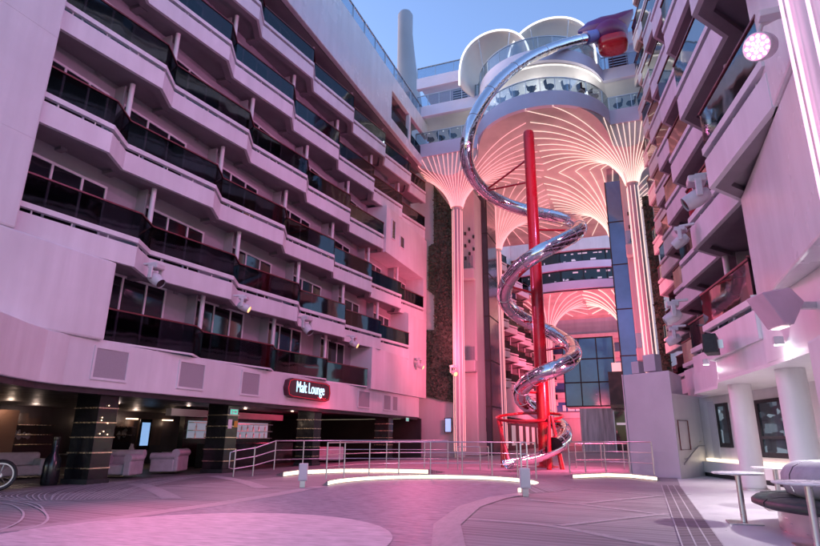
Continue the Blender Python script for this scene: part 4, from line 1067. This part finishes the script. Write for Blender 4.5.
# ------------------------------------------------------------------ portal walls, green walls, shafts
pw = thing('portal_wall', 'pink lit portal wall behind the green wall left of the slide', 'wall', (-13, 39.2, 0))
MB().box((-16.5, 39.45, 0), (-12.3, 39.9, 22.6)).build('wall', M['portal'], pw)
def green_wall(poly, y, label):
    t = thing('green_wall', label, 'green wall', (poly[0][0], y, poly[0][1]))
    MB().prism_y(poly, y, y + .1).build('backing', M['leaf'], t)
    mb = MB(); x0 = min(p[0] for p in poly); x1 = max(p[0] for p in poly); z0 = min(p[1] for p in poly); z1 = max(p[1] for p in poly)
    def inside(x, z):
        c = False
        for (xa, za), (xb, zb) in zip(poly, poly[1:] + poly[:1]):
            if (za > z) != (zb > z) and x < (xb - xa) * (z - za) / (zb - za) + xa: c = not c
        return c
    n = int((x1 - x0) * (z1 - z0) * 110)
    for _ in range(n):
        x, z = random.uniform(x0, x1), random.uniform(z0, z1)
        if not inside(x, z): continue
        s = random.uniform(.07, .17); d = Vector((random.uniform(-1, 1), random.uniform(-1.2, -.1), random.uniform(-1, .6))).normalized(); e = d.orthogonal().normalized()
        p = Vector((x, y - random.uniform(0, .14), z))
        mb.add([p - e * s * .4, p + d * s, p + e * s * .4, p - d * s * .4], [(0, 1, 2, 3)])
    mb.build('foliage', M['leaf'], t)
green_wall([(-15.2, 4.3), (-12.55, 3.7), (-12.55, 18.6), (-14.15, 21.0), (-14.15, 16.0), (-14.6, 15.8), (-14.6, 12.2), (-14.1, 11.8), (-14.1, 9.1), (-15.2, 9.1)], 39.25, 'dark stepped green plant wall left of the pink column')
green_wall([(1.45, 4.6), (2.1, 4.6), (2.1, 17.5), (1.45, 17.5)], 38.9, 'narrow dark green plant strip beside the right lit column')
def screen(x, y, z, wd, h, label):
    t = thing('info_screen', label, 'screen', (x, y, z), None, True)
    MB().box((-wd / 2 - .06, 0, -.06), (wd / 2 + .06, .06, h + .06)).build('bezel', M['black'], t)
    MB().box((-wd / 2, -.012, 0), (wd / 2, 0, h)).build('display', M['screen'], t)
screen(-13.0, 39.1, 1.7, .42, .9, 'bright blue screen on the pink portal wall')
screen(-11.6, 43.4, 1.8, .4, .9, 'bright blue screen at the dark lift shaft')

def lift_shaft(x0, x1, y0, y1, z1, mat, label, nb=6, ledge=None):
    t = thing('lift_shaft', label, 'lift shaft', ((x0 + x1) / 2, y0, 0))
    MB().box((x0, y0, 0), (x1, y1, z1)).build('glazing', mat, t)
    for i in range(1, nb): z = z1 * i / nb; MB().box((x0 - .03, y0 - .03, z), (x1 + .03, y1, z + .08)).build('floor_band', M['soft_black'], t)
    mb = MB()
    for x in (x0, x1 - .08): mb.box((x, y0 - .04, 0), (x + .08, y0, z1))
    mb.build('edge_frame', M['soft_black'], t)
    return t
lift_shaft(-11.95, -10.85, 43.5, 46.5, 21.5, vary('smoked_lift_glass', (.03, .035, .05), .1, amt=.4, nscale=.4, rvar=.05, spec=.8), 'dark glazed lift shaft right of the pink shaft')
lift_shaft(-1.1, .2, 44.5, 47.5, 21.5, M['lift'], 'blue glazed lift shaft left of the right lit column')
def pink_shaft(x0, x1, y, label, zs):
    t = thing('service_shaft', label, 'shaft', ((x0 + x1) / 2, y, 0))
    MB().box((x0, y, 0), (x1, y + 2.5, 21)).build('shaft', M['portal'], t, bevel=.1)
    for z in zs:
        b = MB().box((x0 - .05, y - .7, z), (x1 + .05, y, z + .9)).build('landing', M['portal'], t, bevel=.1)
        MB().box((x0, y - .65, z + .9), (x1, y - .63, z + 1.9)).build('landing_glass', M['clear'], b)
    mb = MB()
    for i in range(8): mb.box((x0 + .3 + (i % 3) * .35, y - .1, 15.0 + i * .35), (x0 + .45 + (i % 3) * .35, y, 15.25 + i * .35))
    mb.build('fixing', M['soft_black'], t)
pink_shaft(-12.5, -11.35, 41.2, 'tall pink lit shaft with small landings right of the left column', (13.2, 6.0))
pink_shaft(.12, .95, 41.2, 'tall pink lit shaft with small landings left of the right column', (13.8, 6.3))

# ------------------------------------------------------------------ far half of the court
FAR = thing('cabin_block', 'distant pink lit cabin block with zigzag balconies behind the slide', 'cabin block', (-14, 80, 0))
fl_lv = [dict(bar=z, y0=51.5, y1=112, peak=55, ceil=z + 2.3) for z in (7.2, 10.4, 13.6, 16.8, 20)]
block(FAR, -1, -13.6, -12.7, -15.4, fl_lv, 4.5, 1.0)
MB().box((-18, 51, 0), (-15.4, 112, 31)).build('back_wall', M['paint'], FAR)
MB().box((-15.4, 51, 3.4), (-13.2, 112, 6.3)).build('lower_wall', M['paint'], FAR)
rearw = thing('portal_wall', 'pink portal wall behind the rear left column', 'wall', (-13, 51, 0))
MB().box((-16.5, 50.8, 0), (-12.3, 51.3, 22.4)).build('wall', M['portal'], rearw)
FR = thing('cabin_block', 'distant cabin block on the right hidden behind the blue lift shaft', 'cabin block', (3, 80, 0))
MB().box((1.2, 51, 0), (5, 112, 23)).build('wall', M['paint'], FR)
mb = MB()
for z in (7.2, 10.4, 13.6, 16.8, 20): mb.box((1.0, 52, z), (1.2, 112, z + 1.2))
mb.build('parapet_band', M['paint'], FR)
# second bridge
b2 = thing('bridge_deck', 'distant second bridge with two bands of dark windows', 'bridge', (-7, 75, 20))
for z0, z1, m, dy in ((20.0, 21.1, 'lav', 0), (21.1, 22.75, 'pane', .5), (22.75, 23.7, 'lav', 0), (23.7, 25.3, 'pane', .5), (25.3, 27.6, 'paint', 0), (27.6, 28.2, 'soft_black', .3)):
    pth = [(x, 75 + dy - 2.2 * math.cos((x + 6.5) / 9.5 * PI / 2)) for x in [-15.5 + i for i in range(19)]]
    MB().ribbon(pth, [(x, 92) for x, y in pth], z0, z1).build({'lav': 'deck_edge', 'pane': 'window_band', 'paint': 'upper_wall', 'soft_black': 'roof_edge'}[m], M[m], b2, smooth=True)
mb = MB()
for z in (21.1, 23.7):
    for i in range(1, 18, 3): x = -15.5 + i; mb.box((x, 75.35 - 2.2 * math.cos((x + 6.5) / 9.5 * PI / 2), z), (x + .1, 75.6, z + 1.62))
mb.build('mullion', M['soft_black'], b2)
for i in range(40):
    x = random.uniform(-14, 2); z = random.choice((21.3, 22.2, 23.9, 24.8)); y = 75.47 - 2.2 * math.cos((x + 6.5) / 9.5 * PI / 2); wd = random.uniform(.1, .7)
    MB().box((x, y, z), (x + wd, y + .02, z + random.uniform(.06, .3))).build('lit_window', M['shopglow'], b2)
VC2 = [(-11.3, 79.0), (-.8, 79.0)]
v2 = thing('vaulted_ceiling', 'distant second fan vault with glowing ribs under the far bridge', 'ceiling', (-6, 82, 19))
def z2(r): return 15.5 + 4.3 * (1 - (1 - min(1, max(0, (r - .7) / 6))) ** 2) ** .62
d2 = lambda x, y: min(math.hypot(x - a, y - b) for a, b in VC2)
rows = [[(x, 73.2 + k * .7, z2(d2(x, 73.2 + k * .7))) for k in range(28)] for x in [-15.5 + i * .45 for i in range(40)]]
MB().grid(rows).build('vault_skin', bpy.data.materials['rose_vault_panel'], v2, smooth=True)
for cx, cy in VC2:
    for k in range(26):
        a = 2 * PI * (k + .5) / 26; pts = []
        for s in range(40):
            r = .8 + s * .25; x, y = cx + r * math.cos(a), cy + r * math.sin(a)
            if not (-15.4 < x < 2.0) or y < 73.4 or y > 92 or d2(x, y) < r - .01: break
            pts.append((x, y, z2(r) - .07))
        if len(pts) > 3: MB().tube(pts, .06, 5).build('rib_light', M['pinkneon'] if cx < -5 else M['neon'], v2)
    t = thing('vault_column', 'far left column under the second bridge' if cx < -5 else 'far right column under the second bridge', 'column', (cx, cy, 0), 'tall vault columns with vertical neon lines')
    MB().lathe([(.4, 0), (.4, 16)], 20, (cx, cy, 0)).build('shaft', M['paint'], t, smooth=True)
    for k in range(8):
        a = 2 * PI * k / 8; MB().tube([(cx + .42 * math.cos(a), cy + .42 * math.sin(a), .4), (cx + .42 * math.cos(a), cy + .42 * math.sin(a), 15.6)], .04, 5).build('neon_line', M['pinkneon'] if cx < -5 else M['neon'], t)
# end of the court: dark bridge, glazed hall and shops
b3 = thing('end_building', 'pink lit end building with bands of windows closing the far court', 'building', (-6, 98, 0))
MB().box((-16, 98, 0), (5, 99, 30)).build('wall', M['paint'], b3)
for z in (5.5, 8.7, 11.9, 15.1): MB().box((-16, 97.9, z), (5, 97.99, z + 1.5)).build('window_band', M['lift'], b3)
for z in (4.4, 7.6, 10.8, 14.0, 17.2): MB().box((-16, 96.6, z), (5, 97.8, z + .9)).build('deck_edge', M['paint'], b3)
for i in range(44):
    x = random.uniform(-13, 2); z = random.choice((5.6, 8.8, 12.0, 15.2)); MB().box((x, 97.86, z), (x + random.uniform(.3, 1.2), 97.89, z + random.uniform(.3, 1.4))).build('lit_window', M['shopglow'], b3)
gh = thing('glazed_hall', 'blue glazed hall with mullions low down behind the slide', 'glass hall', (-4, 58, 0))
MB().box((-7.0, 58, 4.2), (-2.0, 62, 11.0)).build('glazing', M['lift'], gh)
mb = MB()
for x in (-7.0, -5.4, -3.7, -2.1): mb.box((x, 57.93, 4.2), (x + .1, 58, 11.0))
for z in (4.2, 6.5, 8.8, 10.9): mb.box((-7.0, 57.95, z), (-2.0, 58, z + .12))
mb.build('mullion', M['soft_black'], gh)
MB().box((-2.6, 55.0, 4.2), (-.2, 57.9, 7.2)).build('dark_box', M['dark'], gh)
MB().box((-2.6, 54.9, 3.9), (-.2, 57.9, 4.2)).build('ledge', M['black'], gh)
MB().box((-2.2, 54.95, 7.2), (-.2, 55, 8.0)).build('balustrade', M['pinkneon'], gh)
sh = thing('shop_front', 'pale lit shop front with lattice screen behind the far railing', 'shop', (-4, 56, 0))
MB().box((-5.6, 57, 0), (-1.2, 57.5, 4.0)).build('front', vary('lattice_screen', (.55, .46, .5), .5, amt=.45, scale=(2, 2, .15), nscale=2), sh)
MB().box((-2.4, 54.9, .2), (-.4, 55, 3.6)).build('shop_window', M['pane'], sh)
for x in (-2.45, -.4, -1.45): MB().box((x, 54.85, 0), (x + .1, 54.95, 3.7)).build('window_post', M['paint'], sh)
MB().box((-2.2, 54.84, 2.4), (-.6, 54.86, 2.6)).build('shop_light', M['shopglow'], sh)
# people-less far seating glimpsed below the left columns
bw = thing('far_shop', 'warm lit shop row below the distant balconies', 'shop', (-13, 70, 0))
MB().box((-14.6, 52, 0), (-13.4, 110, 3.3)).build('front', M['dark'], bw)
for i in range(14): MB().box((-13.39, 54 + i * 4, .5), (-13.36, 56 + i * 4, 2.6)).build('lit_window', M['shopglow'], bw)

# funnel far behind
fu = thing('ship_funnel', 'tall grey funnel rising above the left cabin block against the sky', 'funnel', (-34, 80, 40))
rows = []
for z, xa, xb in ((40, -36.0, -29.0), (58, -35.8, -31.2), (64, -35.8, -32.1), (69, -35.8, -32.7), (73, -35.85, -33.1), (77.0, -35.9, -33.1), (77.6, -35.6, -33.4), (77.6, -35.3, -33.7)):
    cx, r = (xa + xb) / 2, (xb - xa) / 2; rows.append([(cx + r * math.cos(a), 80 + min(r, 1.6) * math.sin(a), z) for a in [2 * PI * k / 32 for k in range(33)]])
MB().grid(rows).build('casing', M['funnelpaint'], fu, smooth=True, angle=50)
rows = [[(-34.5 + 1.0 * math.cos(a), 80 + 1.0 * math.sin(a), z) for a in [2 * PI * k / 24 for k in range(25)]] for z in (76.5, 77.5)]
MB().grid(rows).build('outlet', M['soft_black'], fu)

# ------------------------------------------------------------------ coloured light for the court, partly from fixtures, partly added without any
LIL = (1.0, .31, .75); PNK = (1.0, .13, .24)
spot('added_wash', (1.4, 7.6, 13.5), (-14.7, 15, 9), LIL, 4500, 100, .9, .35)  # added wash high on the right wall, where no fixture hangs
spot('wash_fill', (1.1, 15.0, 16.5), (-14.7, 21, 10), LIL, 5000, 105, .9, .4)  # added facade wash, well above any spotlight in the scene
spot('wash_fill', (.9, 22.0, 15.0), (-14.7, 30, 9), (1, .25, .6), 4700, 110, .9, .4)  # second added facade wash, without a lamp at its place
spot('wash_fill', (-13.8, 13.1, 11.0), (2.3, 12, 6), LIL, 3800, 120, .9, .35)
spot('wash_fill', (-13.8, 21.9, 12.0), (2.0, 20, 8), (1, .26, .68), 5200, 120, .9, .35)
spot('floor_beam', (-13.6, 13.2, 6.0), (-6.2, 5.6, 0), (1, .2, .4), 4800, 50, 1, .3)
spot('floor_beam', (1.2, 15.0, 6.6), (-7, 13, 0), (1, .36, .55), 3400, 100, .9, .2)
spot('floor_beam', (-13.8, 17.4, 6.0), (-6, 15, 0), (1, .36, .55), 2800, 110, .9, .2)
spot('wash_fill', (-13.6, 36.2, 6.2), (-6, 40, 12), PNK, 5000, 120, .9, .3)
spot('wash_fill', (-5, 46, 5), (-5, 46.2, 22), (1, .56, .5), 12000, 130, .9, .5)  # added upward fill for the vault, free in the air
spot('wash_fill', (-5.0, 33.0, 5.5), (-12.5, 40, 10), PNK, 16000, 120, .9, .5)  # pink fill added before the portal, attached to no lamp
spot('wash_fill', (-5.0, 33.0, 5.5), (0, 41, 12), PNK, 14000, 100, .9, .5)  # added twin of the same pink fill, aimed right
spot('far_beam', (-6, 88, 4), (-6, 98, 12), PNK, 16000, 150, .9, .5)  # far beams are added fill; no lamps stand behind them
spot('far_beam', (-4, 66, 5), (-13, 74, 12), PNK, 26000, 150, .9, .5)
spot('far_beam', (-6, 84, 5), (-6, 82, 19), (1, .3, .36), 14000, 140, .9, .5)
spot('slide_beam', (-.6, 24, 4.0), (-5, 27, .2), (1, .17, .34), 6500, 130, .9, .3)  # slide beams added to brighten the deck there, no fixture modelled
spot('slide_beam', (-13, 33, 9.0), (-9, 27, 0), (1, .16, .34), 8500, 100, .9, .3)
for x_ in (-8.5, -5, -1.5): point('downlight_glow', (x_, 36.4, 24.9), (1, .95, .92), 160, .15)
